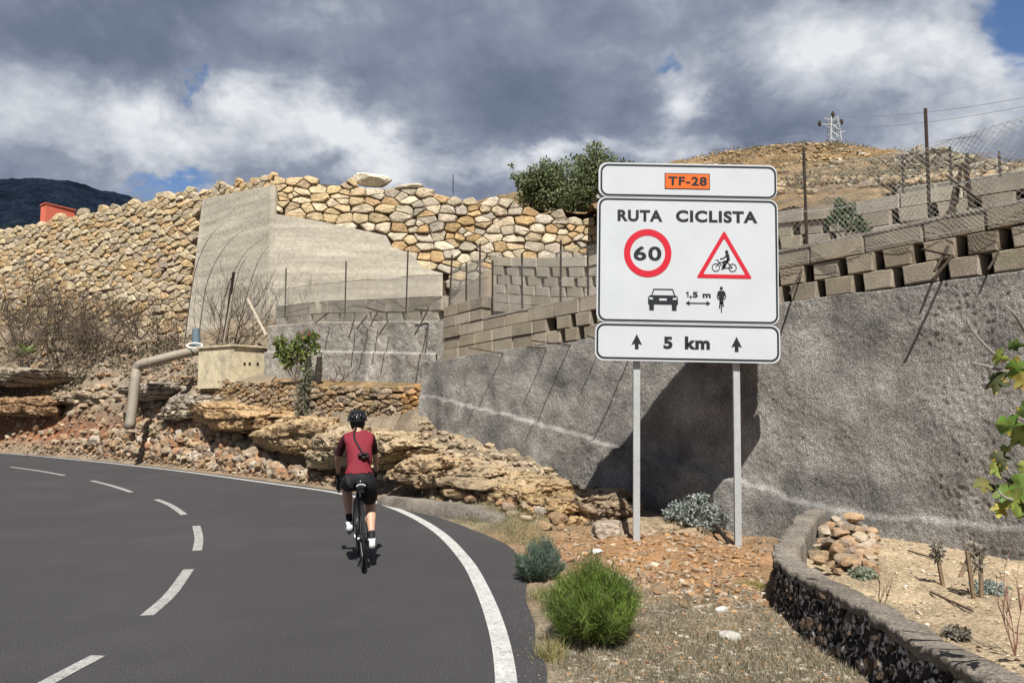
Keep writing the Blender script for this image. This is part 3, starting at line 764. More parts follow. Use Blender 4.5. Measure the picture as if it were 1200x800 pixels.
block_course(MB_, 0, MB_.len, .26, .38, mb, .95, .0, GY, rnd, t_, off=0)
terrace(lambda s: MB_.at(MB_.len * s, 0, -.3)[:2], lambda s: (RW.at(RW.upx(330) + (RW.upx(560) - RW.upx(330)) * s, 0, .0)[:2]), lambda s: mb(MB_.len * s) + .5, lambda s: mb(MB_.len * s) + .85, 'terrace_ground')
# earth bank between the blocks and the stone wall on the right half
terrace(lambda s: X_(495 + 265 * s, 21.6 - 2.5 * s), lambda s: X_(480 + 300 * s, 31), lambda s: 4.1 + .7 * s, lambda s: 5.2 + 2.4 * float(sstep(0, .35, s)), 'earth_bank', mat='plain_ground', amp=.5)

# ================================================================ low dry stone wall
DW = Path([X_(203, 27), X_(240, 25.2), X_(300, 22.9), X_(350, 21.4), X_(400, 20), X_(450, 18.8), X_(497, 17.75)])
dwt = prof(DW, [(203, 438), (240, 443), (300, 446), (400, 452), (497, 451)]); dwb = prof(DW, [(203, 462), (300, 492), (400, 506), (497, 500)])
t_ = thing('dry_stone_wall', DW.at(DW.len * .5, 2), 'low dry stone wall of small brown stones below the yellowish box', 'stone wall')
sheet(DW, 0, DW.len, 60, lambda u: dwb(u) - .3, lambda u: dwt(u) - .06, 6, lambda u, z, t: -.06, 'wall_core', 'joint_earth', t_, top=.5)
items = []; rnd = random.Random(3)
SB = [(.34, .25, .16), (.38, .29, .19), (.30, .235, .165), (.40, .32, .23), (.35, .24, .13)]
def insD(u, v): return dwb(u) - .05 < v < dwt(u) - .03
FD = lambda u, v, w_: DW.at(min(max(u, 0), DW.len), v, w_)
for poly, sd_ in stones(0, DW.len, .9, 3.2, .36, .155, insD, rnd):
    vs, fs, sz = stone_mesh(poly, FD, .022, .12, rnd.uniform(.02, .07), rnd); px, py = proj(DW.at(*sd_))
    c = pick(SB, rnd)
    if px > 475: c = pick([(.46, .27, .11), (.42, .26, .13)], rnd)
    items.append((vs, fs, sz * 20 / DW.at(sd_[0]).y, c))
print('low wall stones', len(items)); emit_stones(items, t_, 'stone', 'stone')
ud_ = DW.upx(312)
terrace(lambda s: DW.at(ud_ + (DW.len - ud_) * s, 0, -.1)[:2], lambda s: MW.at(MW.len * s, 0, .05)[:2], lambda s: dwt(ud_ + (DW.len - ud_) * s) - .05, lambda s: mwb(MW.len * s) + .25, 'terrace_ground', amp=.1)
terrace(lambda s: DW.at(ud_ * s, 0, -.1)[:2], lambda s: X_(215 + 140 * s, 30.2), lambda s: dwt(ud_ * s) - .05, lambda s: P(280, 398, 30).z, 'terrace_ground', mat='plain_ground', amp=.35)

# ================================================================ hill behind, mountain
hc = []
for c in [(915, 256, 16), (915, 222, 24), (915, 200, 42), (915, 178, 62), (850, 184, 62), (780, 196, 60), (780, 240, 36), (700, 250, 36), (700, 228, 52), (620, 235, 50), (620, 226, 60), (960, 175, 62), (1010, 177, 60), (1060, 184, 54), (1100, 184, 50), (1150, 192, 46), (1200, 200, 42), (1300, 215, 42),
          (1000, 246, 15.5), (1000, 205, 32), (1060, 236, 15.5), (1060, 208, 30), (1200, 222, 14), (1200, 210, 25), (1300, 225, 13), (1120, 214, 24), (1120, 209, 29), (1200, 208, 28.5), (600, 262, 33), (560, 244, 50), (500, 252, 60), (500, 245, 34)]:
    p = P(*c); hc.append((p.x, p.y, p.z))
for x, y, z in ((-10, 40, 9), (-10, 90, 6), (20, 110, 12), (60, 110, 10), (60, 60, 16), (-30, 80, 6), (-30, 45, 8), (60, 20, 7)): hc.append((x, y, z))
hf = rbf(hc)
xs = np.linspace(-30, 60, 240); yy = np.geomspace(13, 110, 200); HX, HY = np.meshgrid(xs, yy)
HZ = hf(HX, HY) + fbm(HX * .25, HY * .25, 0, 91, 5) * .6 * sstep(15, 30, HY) + np.abs(fbm(HX * 1.1, HY * 1.1, 0, 93, 4)) * .35
# cut away where the terraces and walls stand in front
px_h = 600 + 900 * HX / HY
lim = np.interp(px_h, [-200, 318, 480, 690, 700, 915, 1200, 1500], [200, 31.5, 31.2, 31.4, 18.4, 14.6, 11.6, 9.6])
lim = np.where(px_h > 1058, np.interp(px_h, [1058, 1120, 1200, 1290, 1500], [33.6, 31.4, 29.4, 27.4, 24]), lim)
keep = (HY > lim)
idx = -np.ones(HX.size, int); fcs = grid_faces(*HX.shape); kf = keep.ravel()
fcs = fcs[kf[fcs].all(1)]
usedv = np.unique(fcs); idx[usedv] = np.arange(len(usedv)); fcs = idx[fcs]
hv = np.stack([HX, HY, HZ], -1).reshape(-1, 3)[usedv]
tag(mesh_obj('hillside', hv, fcs, 'hill_ground', smooth=True), kind='structure')
def hz(x, y): return float(hf(np.array([x]), np.array([y]))[0])
# dark wooded mountain
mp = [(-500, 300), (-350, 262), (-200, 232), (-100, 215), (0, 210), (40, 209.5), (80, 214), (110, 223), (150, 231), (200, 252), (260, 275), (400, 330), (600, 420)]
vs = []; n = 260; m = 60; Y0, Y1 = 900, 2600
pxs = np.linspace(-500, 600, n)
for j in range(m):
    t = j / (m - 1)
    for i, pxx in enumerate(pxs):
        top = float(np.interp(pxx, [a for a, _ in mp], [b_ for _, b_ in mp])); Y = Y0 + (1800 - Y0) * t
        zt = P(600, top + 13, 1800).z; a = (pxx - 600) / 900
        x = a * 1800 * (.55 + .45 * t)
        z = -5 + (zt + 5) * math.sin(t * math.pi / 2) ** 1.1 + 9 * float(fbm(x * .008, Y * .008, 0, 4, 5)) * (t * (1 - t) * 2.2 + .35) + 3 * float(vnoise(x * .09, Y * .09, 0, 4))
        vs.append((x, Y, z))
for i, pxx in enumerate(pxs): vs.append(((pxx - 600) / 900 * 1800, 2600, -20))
tag(mesh_obj('mountain', vs, grid_faces(m + 1, n), 'hazy_forest', smooth=True), kind='structure')
# ================================================================ road sign
S_D = 10.0
Bc = P(804.7, 425.2, S_D); Tc = P(805.9, 193.5, S_D)
PXM = (P(913, 425, S_D).x - P(696.3, 425, S_D).x) / 216.7     # metres per photo pixel on the board
roll = math.atan2(Tc.x - Bc.x, Tc.z - Bc.z); SGH = (Tc - Bc).length; PYM = SGH / 231.7
SM = Matrix.Translation(Bc) @ Matrix.Rotation(roll, 4, 'Y') @ Matrix.Rotation(R(-.4), 4, 'Y')
def cp(x, y, w_=0.0):
    """board point from a position on the enlarged crop of the photograph (3.2 px per photo px)"""
    px, py = 680 + x / 3.2, 180 + y / 3.2
    return SM @ Vector(((px - 804.7) * PXM, -w_, (425.2 - py) * PYM))
sign = thing('road_sign', (Bc.x, Bc.y, 0), 'tall white cycle route sign on two galvanised posts', 'road sign')
def flat(name, mat, parent, polys, w_, th=.0):
    b = Buf()
    for pl in polys:
        n = len(pl); vs = [cp(x, y, w_) for x, y in pl]
        if th: vs += [cp(x, y, w_ - th) for x, y in pl]
        fs = [tuple(range(n))]
        if th: fs += [tuple(range(2 * n - 1, n - 1, -1))] + [(i, i + n, (i + 1) % n + n, (i + 1) % n) for i in range(n)]
        b.add(vs, fs)
    return mesh_obj(name, b.v, b.f, mat, parent, origin=PLOC[sign.name])
def rrect(x0, y0, x1, y1, r, n=8):
    pts = []
    for cx, cy, a0 in ((x1 - r, y0 + r, -90), (x1 - r, y1 - r, 0), (x0 + r, y1 - r, 90), (x0 + r, y0 + r, 180)):
        for i in range(n + 1):
            a = R(a0 + 90 * i / n); pts.append((cx + r * math.cos(a), cy + r * math.sin(a)))
    return pts
def ring(outer, inner): # quads between equal-length outlines
    n = len(outer); return [[outer[i], outer[(i + 1) % n], inner[(i + 1) % n], inner[i]] for i in range(n)]
def circ(cx, cy, r, n=40, ry=None): return [(cx + r * math.cos(2 * math.pi * i / n), cy + (ry or r) * math.sin(2 * math.pi * i / n)) for i in range(n)]
def stroke(pts, wd):
    out = []
    for (a, b_) in zip(pts[:-1], pts[1:]):
        dx, dy = b_[0] - a[0], b_[1] - a[1]; L_ = math.hypot(dx, dy) or 1; nx, ny = -dy / L_ * wd / 2, dx / L_ * wd / 2
        out.append([(a[0] + nx, a[1] + ny), (b_[0] + nx, b_[1] + ny), (b_[0] - nx, b_[1] - ny), (a[0] - nx, a[1] - ny)])
    return out
def text(s, x0, y0, x1, y1, mat, parent, w_, bold=.02, name='lettering'):
    cu = bpy.data.curves.new('t', 'FONT'); cu.body = s; cu.offset = bold; cu.space_character = 1.12; cu.resolution_u = 6
    o = bpy.data.objects.new('t', cu); COL.objects.link(o)
    dg = bpy.context.evaluated_depsgraph_get(); me = o.evaluated_get(dg).to_mesh()
    v = np.array([q.co[:] for q in me.vertices]); f = [list(p.vertices) for p in me.polygons]; o.to_mesh_clear() if False else None
    COL.objects.unlink(o); bpy.data.objects.remove(o)
    a, b_ = v.min(0), v.max(0)
    vs = [cp(x0 + (q[0] - a[0]) / (b_[0] - a[0]) * (x1 - x0), y1 - (q[1] - a[1]) / (b_[1] - a[1]) * (y1 - y0), w_) for q in v]
    return mesh_obj(name, vs, f, mat, parent, origin=PLOC[sign.name])
def panel(x0, y0, x1, y1, rx0, ry0, rx1, ry1):
    p = flat('panel', 'sign_white', sign, [rrect(x0, y0, x1, y1, 32)], .03, .028)
    o = rrect(rx0, ry0, rx1, ry1, 30); i = rrect(rx0 + 7, ry0 + 7, rx1 - 7, ry1 - 7, 24)
    flat('border', 'sign_black', p, ring(o, i), .033); return p
pt = panel(62, 41, 743, 170.5, 69, 47, 740, 168)
pm = panel(58, 172.5, 745, 639.5, 64, 177, 741, 636)
pb = panel(54, 641.5, 748, 781, 59, 646, 743, 775)
flat('plate_border', 'sign_black', pt, [[(314, 78), (487, 78), (487, 139), (314, 139)]], .033)
flat('route_plate', 'sign_orange', pt, [[(317, 81), (484, 81), (484, 136), (317, 136)]], .036)
text('TF-28', 327, 91, 475, 125, 'sign_black', pt, .039, .035)
text('RUTA', 135, 220, 306, 264, 'sign_black', pm, .033, .042); text('CICLISTA', 357, 218, 667, 263, 'sign_black', pm, .033, .042)
flat('red_ring', 'sign_red', pm, ring(circ(250, 382, 90, 64), circ(250, 382, 66, 64)), .034)
text('60', 197, 356, 302, 410, 'sign_black', pm, .034, .027)
def rtri(k):  # rounded triangle shrunk by k
    A = [(540, 292), (645, 471), (434, 471)]; cx, cy = 540, 411; out = []
    sh = [(cx + (x - cx) * k, cy + (y - cy) * k) for x, y in A]; r = 10 * k
    for i in range(3):
        p = sh[i]; a = sh[i - 1]; b_ = sh[(i + 1) % 3]
        da = math.hypot(a[0] - p[0], a[1] - p[1]); db = math.hypot(b_[0] - p[0], b_[1] - p[1])
        q0 = (p[0] + (a[0] - p[0]) * r / da, p[1] + (a[1] - p[1]) * r / da); q1 = (p[0] + (b_[0] - p[0]) * r / db, p[1] + (b_[1] - p[1]) * r / db)
        for t in (0, .25, .5, .75, 1):
            out.append(((1 - t) ** 2 * q0[0] + 2 * t * (1 - t) * p[0] + t * t * q1[0], (1 - t) ** 2 * q0[1] + 2 * t * (1 - t) * p[1] + t * t * q1[1]))
    return out
flat('red_triangle', 'sign_red', pm, ring(rtri(1), rtri(.76)), .034)
# cyclist pictogram in the triangle (side view, riding left)
pc = []
for cx in (508, 571): pc += ring(circ(cx, 431, 15.5, 24), circ(cx, 431, 12.5, 24))
pc += stroke([(508, 431), (519, 412), (550, 410), (571, 431)], 3) + stroke([(519, 412), (540, 433), (552, 408)], 3) + stroke([(540, 433), (571, 431)], 3) + stroke([(519, 412), (516, 403), (508, 403)], 3)
pc += [circ(549, 372, 6.5, 14)] + stroke([(551, 379), (556, 404)], 12) + stroke([(549, 384), (538, 396), (524, 399)], 4.5) + stroke([(556, 404), (536, 410), (541, 432)], 7) + stroke([(556, 405), (544, 416), (533, 434)], 5) + stroke([(528, 436), (538, 436)], 4)
flat('cyclist_symbol', 'sign_black', pm, pc, .0345)
# car from behind
car = [[(252, 545), (260, 538), (356, 538), (364, 545), (365, 572), (252, 572)], [(256, 572), (274, 572), (274, 594), (257, 594)], [(341, 572), (360, 572), (359, 594), (342, 594)], [(264, 538), (272, 514), (346, 514), (354, 538), (350, 538), (343, 518), (275, 518), (268, 538)]]
flat('car_symbol', 'sign_black', pm, car, .0345)
flat('symbol_cutout', 'sign_white', pm, [[(294, 550), (322, 550), (322, 558), (294, 558)], [(345, 548), (360, 546), (360, 553), (345, 555)], [(256, 546), (270, 548), (270, 555), (256, 553)]], .037)
text(',5 m', 408, 523, 488, 548, 'sign_black', pm, .034, .045); flat('lettering', 'sign_black', pm, [[(400, 523), (404.5, 523), (404.5, 543), (399.5, 543)], [(394, 528), (400, 523), (400, 528), (395, 531)]], .034)
flat('distance_arrow', 'sign_black', pm, stroke([(404, 565), (476, 565)], 4) + [[(393, 565), (408, 556), (408, 574)], [(487, 565), (472, 574), (472, 556)]], .0345)
# cyclist from behind
cr_ = [circ(528, 508, 6, 14), [(514, 526), (518, 517), (538, 517), (542, 526), (536, 548), (520, 548)], [(520, 546), (536, 546), (535, 566), (521, 566)]] + stroke([(516, 522), (512, 540), (518, 550)], 4) + stroke([(540, 522), (544, 540), (538, 550)], 4) + stroke([(523, 560), (521, 582)], 5) + stroke([(533, 560), (535, 576)], 5) + stroke([(528, 560), (528, 598)], 4)
flat('rider_symbol', 'sign_black', pm, cr_, .0345)
for cx, dy in ((210, 0), (584, 3)):
    flat('up_arrow', 'sign_black', pb, [[(cx, 683 + dy), (cx + 20, 722 + dy), (cx + 7, 718 + dy), (cx + 7, 738 + dy), (cx - 7, 738 + dy), (cx - 7, 718 + dy), (cx - 20, 722 + dy)]], .034)
text('5', 310, 690, 344, 735, 'sign_black', pb, .034, .045); text('km', 390, 688, 484, 735, 'sign_black', pb, .034, .045)
for px0 in (744.3, 862.3):
    a = P(px0, 425, S_D + .06); base = P(px0, 634 if px0 < 800 else 640, S_D + .06); ax = a.x - (a.x - base.x) * .5
    M4 = Matrix.Translation((ax, S_D + .07, 0)) @ Matrix.Rotation(roll * .6, 4, 'Y')
    b = Buf(); b.box((0, 0, 2.35), (.085, .055, 5.1), M4=M4); p = b.obj('post', 'galvanised', sign)
    b = Buf(); b.box((0, 0, 4.91), (.092, .062, .02), M4=M4); b.obj('post_cap', 'galvanised', p)
for z_ in (2.55, 3.5, 4.55):
    b = Buf(); b.box((Bc.x, S_D + .02, z_), (2.3, .035, .05)); b.obj('rail', 'sign_back', sign)

# ================================================================ fences
def fence(path, u0, u1, zb, hgt, posts, label, pitch=.06, wr=.0021, wires=(0, .5, 1), wobble=.05, post_r=.022, hang=0.0, seed=1, top_wire=True):
    rnd_ = random.Random(seed)
    t = thing('wire_fence', path.at(u0, zb(u0)), label, 'fence')
    for (u, ht, lean) in posts:
        b = Buf(); z0 = zb(u); q = path.at(u, z0 - .4, 0); d = path.at(min(u + .1, path.len), 0) - path.at(max(u - .1, 0), 0); d.normalize()
        top = q + Vector((0, 0, ht + .4)) + d * lean
        # angle-iron post
        b.box((0, 0, 0), (.001, .001, .001)); b = Buf()
        b.tube([q, top], post_r, 5); b.obj('post', 'rust', t)
    b = Buf(); b2 = Buf()
    def pt(s, k): # s along, k 0..1 height
        u = min(max(s, u0), u1); sag = wobble * math.sin(u * 2.1 + seed) * (.3 + k) + .03 * math.sin(u * 7)
        return path.at(u, zb(u) - hang + k * (hgt(u) + hang) - .04 * abs(math.sin(u * 1.3)) * k, .02 + sag)
    Lh = 1.0
    def seg(a, c, r_, bb_):
        d = (c - a); 
        if d.length < 1e-5: return
        e = d.orthogonal().normalized() * r_; f_ = d.normalized().cross(e.normalized()) * r_
        vs = [a + e, a - e * .5 + f_ * .87, a - e * .5 - f_ * .87, c + e, c - e * .5 + f_ * .87, c - e * .5 - f_ * .87]
        bb_.add(vs, [(0, 1, 4, 3), (1, 2, 5, 4), (2, 0, 3, 5)])
    hm = hgt((u0 + u1) / 2) + hang; s = u0 - hm
    while s < u1:
        for sg in (1, -1):
            N_ = 6; prev = None
            for i in range(N_ + 1):
                k = i / N_; uu = s + (k if sg > 0 else 1 - k) * hm
                if uu < u0 or uu > u1: prev = None; continue
                q = pt(uu, k)
                if prev is not None: seg(prev, q, wr, b)
                prev = q
        s += pitch
    b.obj('chain_link_mesh', 'wire', t)['kind'] = 'stuff'
    for k in wires:
        b2 = Buf(); n_ = int((u1 - u0) / .5) + 2; prev = None
        for i in range(n_):
            q = pt(u0 + (u1 - u0) * i / (n_ - 1), k)
            if prev is not None: seg(prev, q, wr * 1.9, b2)
            prev = q
        b2.obj('line_wire', 'wire', t)
    return t
# front fence on top of the long block wall (right)
F1 = Path([T1.at(u, 0, -.13)[:2] for u in np.linspace(T1.upx(905), T1.len, 24)])
f1b = lambda u: t1b(T1.upx(905) + u) + 3 * H - .02
def hp(path, zb, px, pyt):
    u = path.upx(px); return u, P(px, pyt, path.at(u).y).z - zb(u)
posts = [(*hp(F1, f1b, 951, 173), 0.0), (*hp(F1, f1b, 1098, 128), .02), (*hp(F1, f1b, 1330, 60), 0)]
def f1h(u):
    pts = [(905, 200), (951, 188), (1098, 176), (1200, 142), (1330, 95)]
    return float(np.interp(u, [F1.upx(a) for a, _ in pts], [P(a, c, F1.at(F1.upx(a)).y).z - f1b(F1.upx(a)) for a, c in pts]))
fence(F1, 0, F1.len * .62, f1b, f1h, posts, 'chain-link fence with tall rusty posts along the brown block wall at right', hang=.16, pitch=.075, wr=.0026, seed=2)
F6 = Path([T1.at(u, 0, .03)[:2] for u in np.linspace(T1.upx(905), T1.len * .92, 20)])
fence(F6, 0, F6.len, lambda u: t1b(T1.upx(905) + u) + 2.2 * H, lambda u: .8 * H + .05, [], 'curled skirt of chain-link mesh draped over the top row of brown blocks at right', seed=12, pitch=.06, wr=.0018, wobble=.02, wires=(0,))
# fence from the step of the brown wall to the sign
F2 = Path([T1.at(u, 0, -.15)[:2] for u in np.linspace(T1.upx(568), T1.upx(720), 14)])
f2b = lambda u: t1b(T1.upx(568) + u) + 3 * H
fence(F2, 0, F2.len, f2b, lambda u: 1.0, [(*hp(F2, f2b, 612, 297), 0), (*hp(F2, f2b, 657, 282), .03), (*hp(F2, f2b, 690, 290), 0), (*hp(F2, f2b, 577, 305), .0)], 'chain-link fence on the lower brown block wall just left of the sign', seed=4, pitch=.07, wr=.0032, hang=.1)
F3 = Path([T1.at(u, 0, -.15)[:2] for u in np.linspace(.02, T1.upx(566), 10)])
f3b = lambda u: t1b(u) + 5 * H
fence(F3, 0, F3.len, f3b, lambda u: .85, [(*hp(F3, f3b, 523, 300), .12), (*hp(F3, f3b, 546, 308), 0), (*hp(F3, f3b, 562, 285), 0)], 'short dense chain-link panel on the high end of the brown wall', seed=5, pitch=.05, wr=.0045)
F4 = Path([MB_.at(u, 0, .04)[:2] for u in np.linspace(0, MB_.len, 10)]); f4b = lambda u: mb(u) + .62
fence(F4, 0, F4.len, f4b, lambda u: .55, [(*hp(F4, f4b, 332, 314), 0), (*hp(F4, f4b, 403, 306), 0), (*hp(F4, f4b, 475, 294), .05)], 'sagging chain-link fence with thin posts in front of the concrete corner', seed=6, hang=.55, pitch=.09, wr=.0042)
# fence on second terrace, right
F5 = Path([T2.at(u, 0, -.3)[:2] for u in np.linspace(T2.upx(915), T2.len, 14)]); f5b = lambda u: t2t(T2.upx(915) + u)
fence(F5, 0, F5.len * .6, f5b, lambda u: .8, [(*hp(F5, f5b, 1127, 172), 0), (*hp(F5, f5b, 1146, 180), .02), (*hp(F5, f5b, 1186, 178), 0), (*hp(F5, f5b, 1067, 182), .04)], 'far chain-link fence on the upper grey terrace at right', seed=8, pitch=.09, wr=.0025)
t_ = empty('fence_post', (0, 0, 0), 'x', 'y'); bpy.data.objects.remove(t_)
def lone(name, pts, r, mat, label, cat, n=5, group=None):
    b = Buf(); b.tube(pts, r, n); return tag(b.obj(name, mat), label, cat, group)
lone('fence_post', [P(1120, 240, 11.4), P(1126, 193, 11.4)], .03, 'rust', 'dark leaning post behind the fence on the upper terrace at right', 'post')
lone('fence_post', [P(1138, 243, 11.2), P(1131, 193, 11.2), P(1129, 196, 11.2)], .04, 'rust', 'bent black bar leaning beside the dark post on the upper terrace', 'bar')
lone('metal_rod', [P(531, 228, 31), P(531, 205, 31)], .02, 'rust', 'thin rod standing up from the top of the stone wall', 'rod')

# rods sticking out of the walls
rods = [ # (px,py at wall, wall path, z offset..., outward length, sideways, up)
    (GW, 668, 405, .75, -.1, .05), (GW, 706, 402, .5, .1, .1), (GW, 640, 408, .45, .0, .0), (GW, 727, 470, .04, 0, 0), (GW, 742, 415, .7, -.05, .0), (GW, 590, 415, .6, -.2, .1), (GW, 640, 500, .03, 0, 0)]
rg_ = 'rusty rods sticking out of the long grey wall'
for k, (pth, px, py, ln, sd_, up) in enumerate(rods):
    if ln < .1: continue
    u = pth.upx(px); z = P(px, py, pth.at(u).y).z
    a = pth.at(u, z, -.1); c = pth.at(u, z + up, ln) + Vector((sd_, 0, 0))
    lone('steel_rod', [a, c], .011, 'rust', ['third', 'fourth', 'second', '', 'rightmost', 'leftmost'][k] + ' thin rusty rod from the left, sticking out of the long grey wall top', 'rod', group=rg_)
def rodp(p0, p1, label, r=.014):
    lone('steel_rod', [P(*p0), P(*p1)], r, 'rust', label, 'rod')
rodp((1137, 240, 9.15), (1095, 318, 8.75), 'long dark rod slanting across the brown blocks at right, the longer of the crossing pair', .017)
rodp((1109, 206, 9.4), (1150, 236, 8.95), 'short bent rod sticking up past the fence above the brown blocks')
rodp((1080, 292, 9.0), (1117, 300, 8.75), 'short rod poking out level from the second row of brown blocks')
rodp((1117, 299, 8.7), (1093, 327, 8.6), 'rod hanging down across the third row of brown blocks', .016)
rodp((1176, 285, 8.5), (1158, 316, 8.3), 'rod hanging down at the right end of the brown blocks')
rodp((940, 316, 10.4), (925, 345, 10.1), 'rod hanging from a gap in the brown blocks beside the sign')
for i, (a, c) in enumerate([((385, 366), (370, 378)), ((430, 370), (418, 385)), ((442, 366), (434, 382)), ((455, 376), (444, 392)), ((428, 360), (450, 366)), ((500, 366), (486, 392)), ((486, 362), (502, 364)), ((502, 360), (497, 372)), ((415, 374), (409, 395))]):
    Ym = MW.at(MW.upx(a[0])).y - .25; od = ['first', 'fourth', 'sixth', 'seventh', 'fifth', 'last but two', 'last but one', 'last', 'second'][i]
    lone('steel_rod', [P(a[0], a[1], Ym), P(c[0], c[1], Ym - .35)], .02, 'rust', od + ' dark rod from the left on the grey block terrace wall', 'rod', group='dark rods sticking out of the grey block row')

# ================================================================ pylon, wires, orange building
py = thing('electricity_pylon', P(977, 182, 66), 'pale lattice electricity pylon on the hilltop behind the sign', 'pylon')
zb_, zt_ = P(977, 182, 66).z - .5, P(977, 138, 66).z; X0 = P(977, 160, 66).x
b = Buf()
for sx in (-1, 1):
    for sy in (-1, 1): b = Buf(); b.tube([(X0 + sx * .62, 66 + sy * .6, zb_), (X0 + sx * .28, 66 + sy * .28, zt_)], .055, 4); b.obj('tower_leg', 'galvanised', py)
b = Buf(); n = 6
for i in range(n):
    a = i / n; c = (i + 1) / n; ra, rc = .62 - .34 * a, .62 - .34 * c; za, zc_ = zb_ + (zt_ - zb_) * a, zb_ + (zt_ - zb_) * c
    for sy in (-1, 1):
        b.tube([(X0 - ra, 66 + sy * ra, za), (X0 + rc, 66 + sy * rc, zc_)], .035, 3); b.tube([(X0 + ra, 66 + sy * ra, za), (X0 - rc, 66 + sy * rc, zc_)], .035, 3)
b.obj('lattice', 'galvanised', py)
for zf, l0, l1 in ((.82, -1.25, .8), (.62, -.5, 1.0), (.95, -.8, .5)):
    b = Buf(); z = zb_ + (zt_ - zb_) * zf; b.tube([(X0 + l0, 66, z + .15), (X0, 66, z), (X0 + l1, 66, z + .25)], .05, 4); b.tube([(X0 + l0, 66, z + .15), (X0, 66, z + .35), (X0 + l1, 66, z + .25)], .03, 3); b.obj('cross_arm', 'galvanised', py)
for dx, zf in ((-1.2, .8), (.75, .84), (.0, 1.02)):
    b = Buf(); z = zb_ + (zt_ - zb_) * zf; b.tube([(X0 + dx, 66, z), (X0 + dx, 66, z + .25), (X0 + dx, 66, z + .5)], [.1, .16, .08], 6); b.obj('insulator', 'rust', py)
for k, (yl, yr, x_) in enumerate(((137, 96, 1290), (150, 105, 1290))):
    pts = []
    A = P(980, yl, 66); B_ = P(x_, yr, 40)
    for i in range(21):
        t = i / 20; q = A.lerp(B_, t); q.z -= 1.6 * 4 * t * (1 - t) * .35; pts.append(q)
    lone('power_line', pts, .02, 'wire', ['upper', 'lower'][k] + ' thin power line running from the hilltop pylon to the right', 'power line', n=3)
o_ = thing('building', P(66, 252, 60), 'small orange-red building showing above the left stone wall', 'building')
q0 = P(48, 241, 60); q1 = P(85, 247, 63); zb_ = q0.z - 4
b = Buf(); A = Vector((q0.x, 60, 0)); B_ = Vector((P(54, 240, 59.4).x, 59.4, 0)); C_ = Vector((P(88, 246, 61.5).x, 61.5, 0)); D_ = A + C_ - B_
ztp = q0.z
b.add([(A.x, A.y, zb_), (B_.x, B_.y, zb_), (C_.x, C_.y, zb_), (D_.x, D_.y, zb_), (A.x, A.y, ztp), (B_.x, B_.y, ztp), (C_.x, C_.y, ztp), (D_.x, D_.y, ztp)], [(0, 1, 5, 4), (1, 2, 6, 5), (2, 3, 7, 6), (3, 0, 4, 7)])
b.obj('wall', 'orange_wall', o_)
b = Buf(); b.add([(A.x - .1, A.y, ztp), (B_.x, B_.y - .1, ztp), (C_.x + .1, C_.y, ztp), (D_.x, D_.y + .1, ztp), (A.x - .1, A.y, ztp + .08), (B_.x, B_.y - .1, ztp + .08), (C_.x + .1, C_.y, ztp + .08), (D_.x, D_.y + .1, ztp + .08)], [(0, 1, 5, 4), (1, 2, 6, 5), (2, 3, 7, 6), (3, 0, 4, 7), (4, 5, 6, 7), (3, 2, 1, 0)]); b.obj('roof', 'orange_wall', o_)

# ================================================================ yellowish box, pipe, blue pipe
bx = thing('utility_box', P(273, 441, 24.1), 'yellowish plastered utility box with three holes on the low stone wall', 'utility box')
A = P(273, 441, 24.0); L1 = P(232, 439, 25.0); R1 = P(313, 440, 24.9); Bk = L1 + R1 - A; zt_ = P(273, 405.5, 24.0).z; zb_ = A.z - .35
pts = [A, R1, Bk, L1]
b = Buf(); b.add([(q.x, q.y, zb_) for q in pts] + [(q.x, q.y, zt_) for q in pts], [(i, (i + 1) % 4, (i + 1) % 4 + 4, i + 4) for i in range(4)] + [(4, 5, 6, 7)]); b.obj('body', 'plaster_box', bx)
cc = (A + Bk) / 2; cc.z = 0
b = Buf(); lid = [cc + (Vector((q.x, q.y, 0)) - cc) * 1.09 for q in pts]
b.add([(q.x, q.y, zt_ + .003) for q in lid] + [(q.x, q.y, zt_ + .055) for q in lid], [(i, (i + 1) % 4, (i + 1) % 4 + 4, i + 4) for i in range(4)] + [(4, 5, 6, 7), (3, 2, 1, 0)]); b.obj('lid', 'plaster_box', bx)
for px in (285.5, 291.5, 301):
    t = (px - 273) / 40; q = A.lerp(R1, t); q.z = P(px, 426, q.y).z; d = (R1 - A); d.z = 0; d.normalize(); nn = Vector((d.y, -d.x, 0))
    b = Buf(); b.tube([q - nn * .05, q + nn * .012], .055, 12); b.obj('hole_rim', 'plaster_box', bx)
    b = Buf(); b.tube([q - nn * .05, q + nn * .016], .045, 12); b.obj('hole', 'void', bx)  # black disc in place of the shade inside a hole, no opening cut
q = A.lerp(R1, .98); b = Buf(); b.box((q.x + .08, q.y, P(313, 434, 24.9).z), (.14, .14, .22)); b.obj('outlet', 'void', bx)
pp = thing('pipe', P(152, 497, 24.4), 'bent grey-brown pipe running from beside the yellowish box down into the rubble', 'pipe')
pts = catmull([P(236, 410, 25.3), P(215, 414, 25.2), P(185, 421.5, 24.9), P(170, 425.5, 24.8), P(163.5, 428, 24.8), P(160, 434, 24.8), P(158, 450, 24.6), P(152, 502, 24.3)], 6)
b = Buf(); b.tube(pts, .155, 16); b.obj('tube', 'pipe_metal', pp, smooth=True)
for q_, d_ in ((P(168, 426, 24.8), P(176, 424, 24.8)), (P(159.6, 437, 24.75), P(159, 443, 24.7)), (P(222, 412.4, 25.2), P(226, 411.6, 25.2))):
    b = Buf(); b.tube([q_, d_], .17, 16); b.obj('collar', 'pipe_metal', pp, smooth=False)
bp_ = thing('blue_pipe', P(230, 404, 25.6), 'short upright blue-grey pipe stub standing left of the yellowish box', 'pipe')
b = Buf(); b.tube([P(230, 408, 25.6), P(230, 385, 25.6)], .13, 16); b.obj('tube', 'blue_metal', bp_, smooth=False)
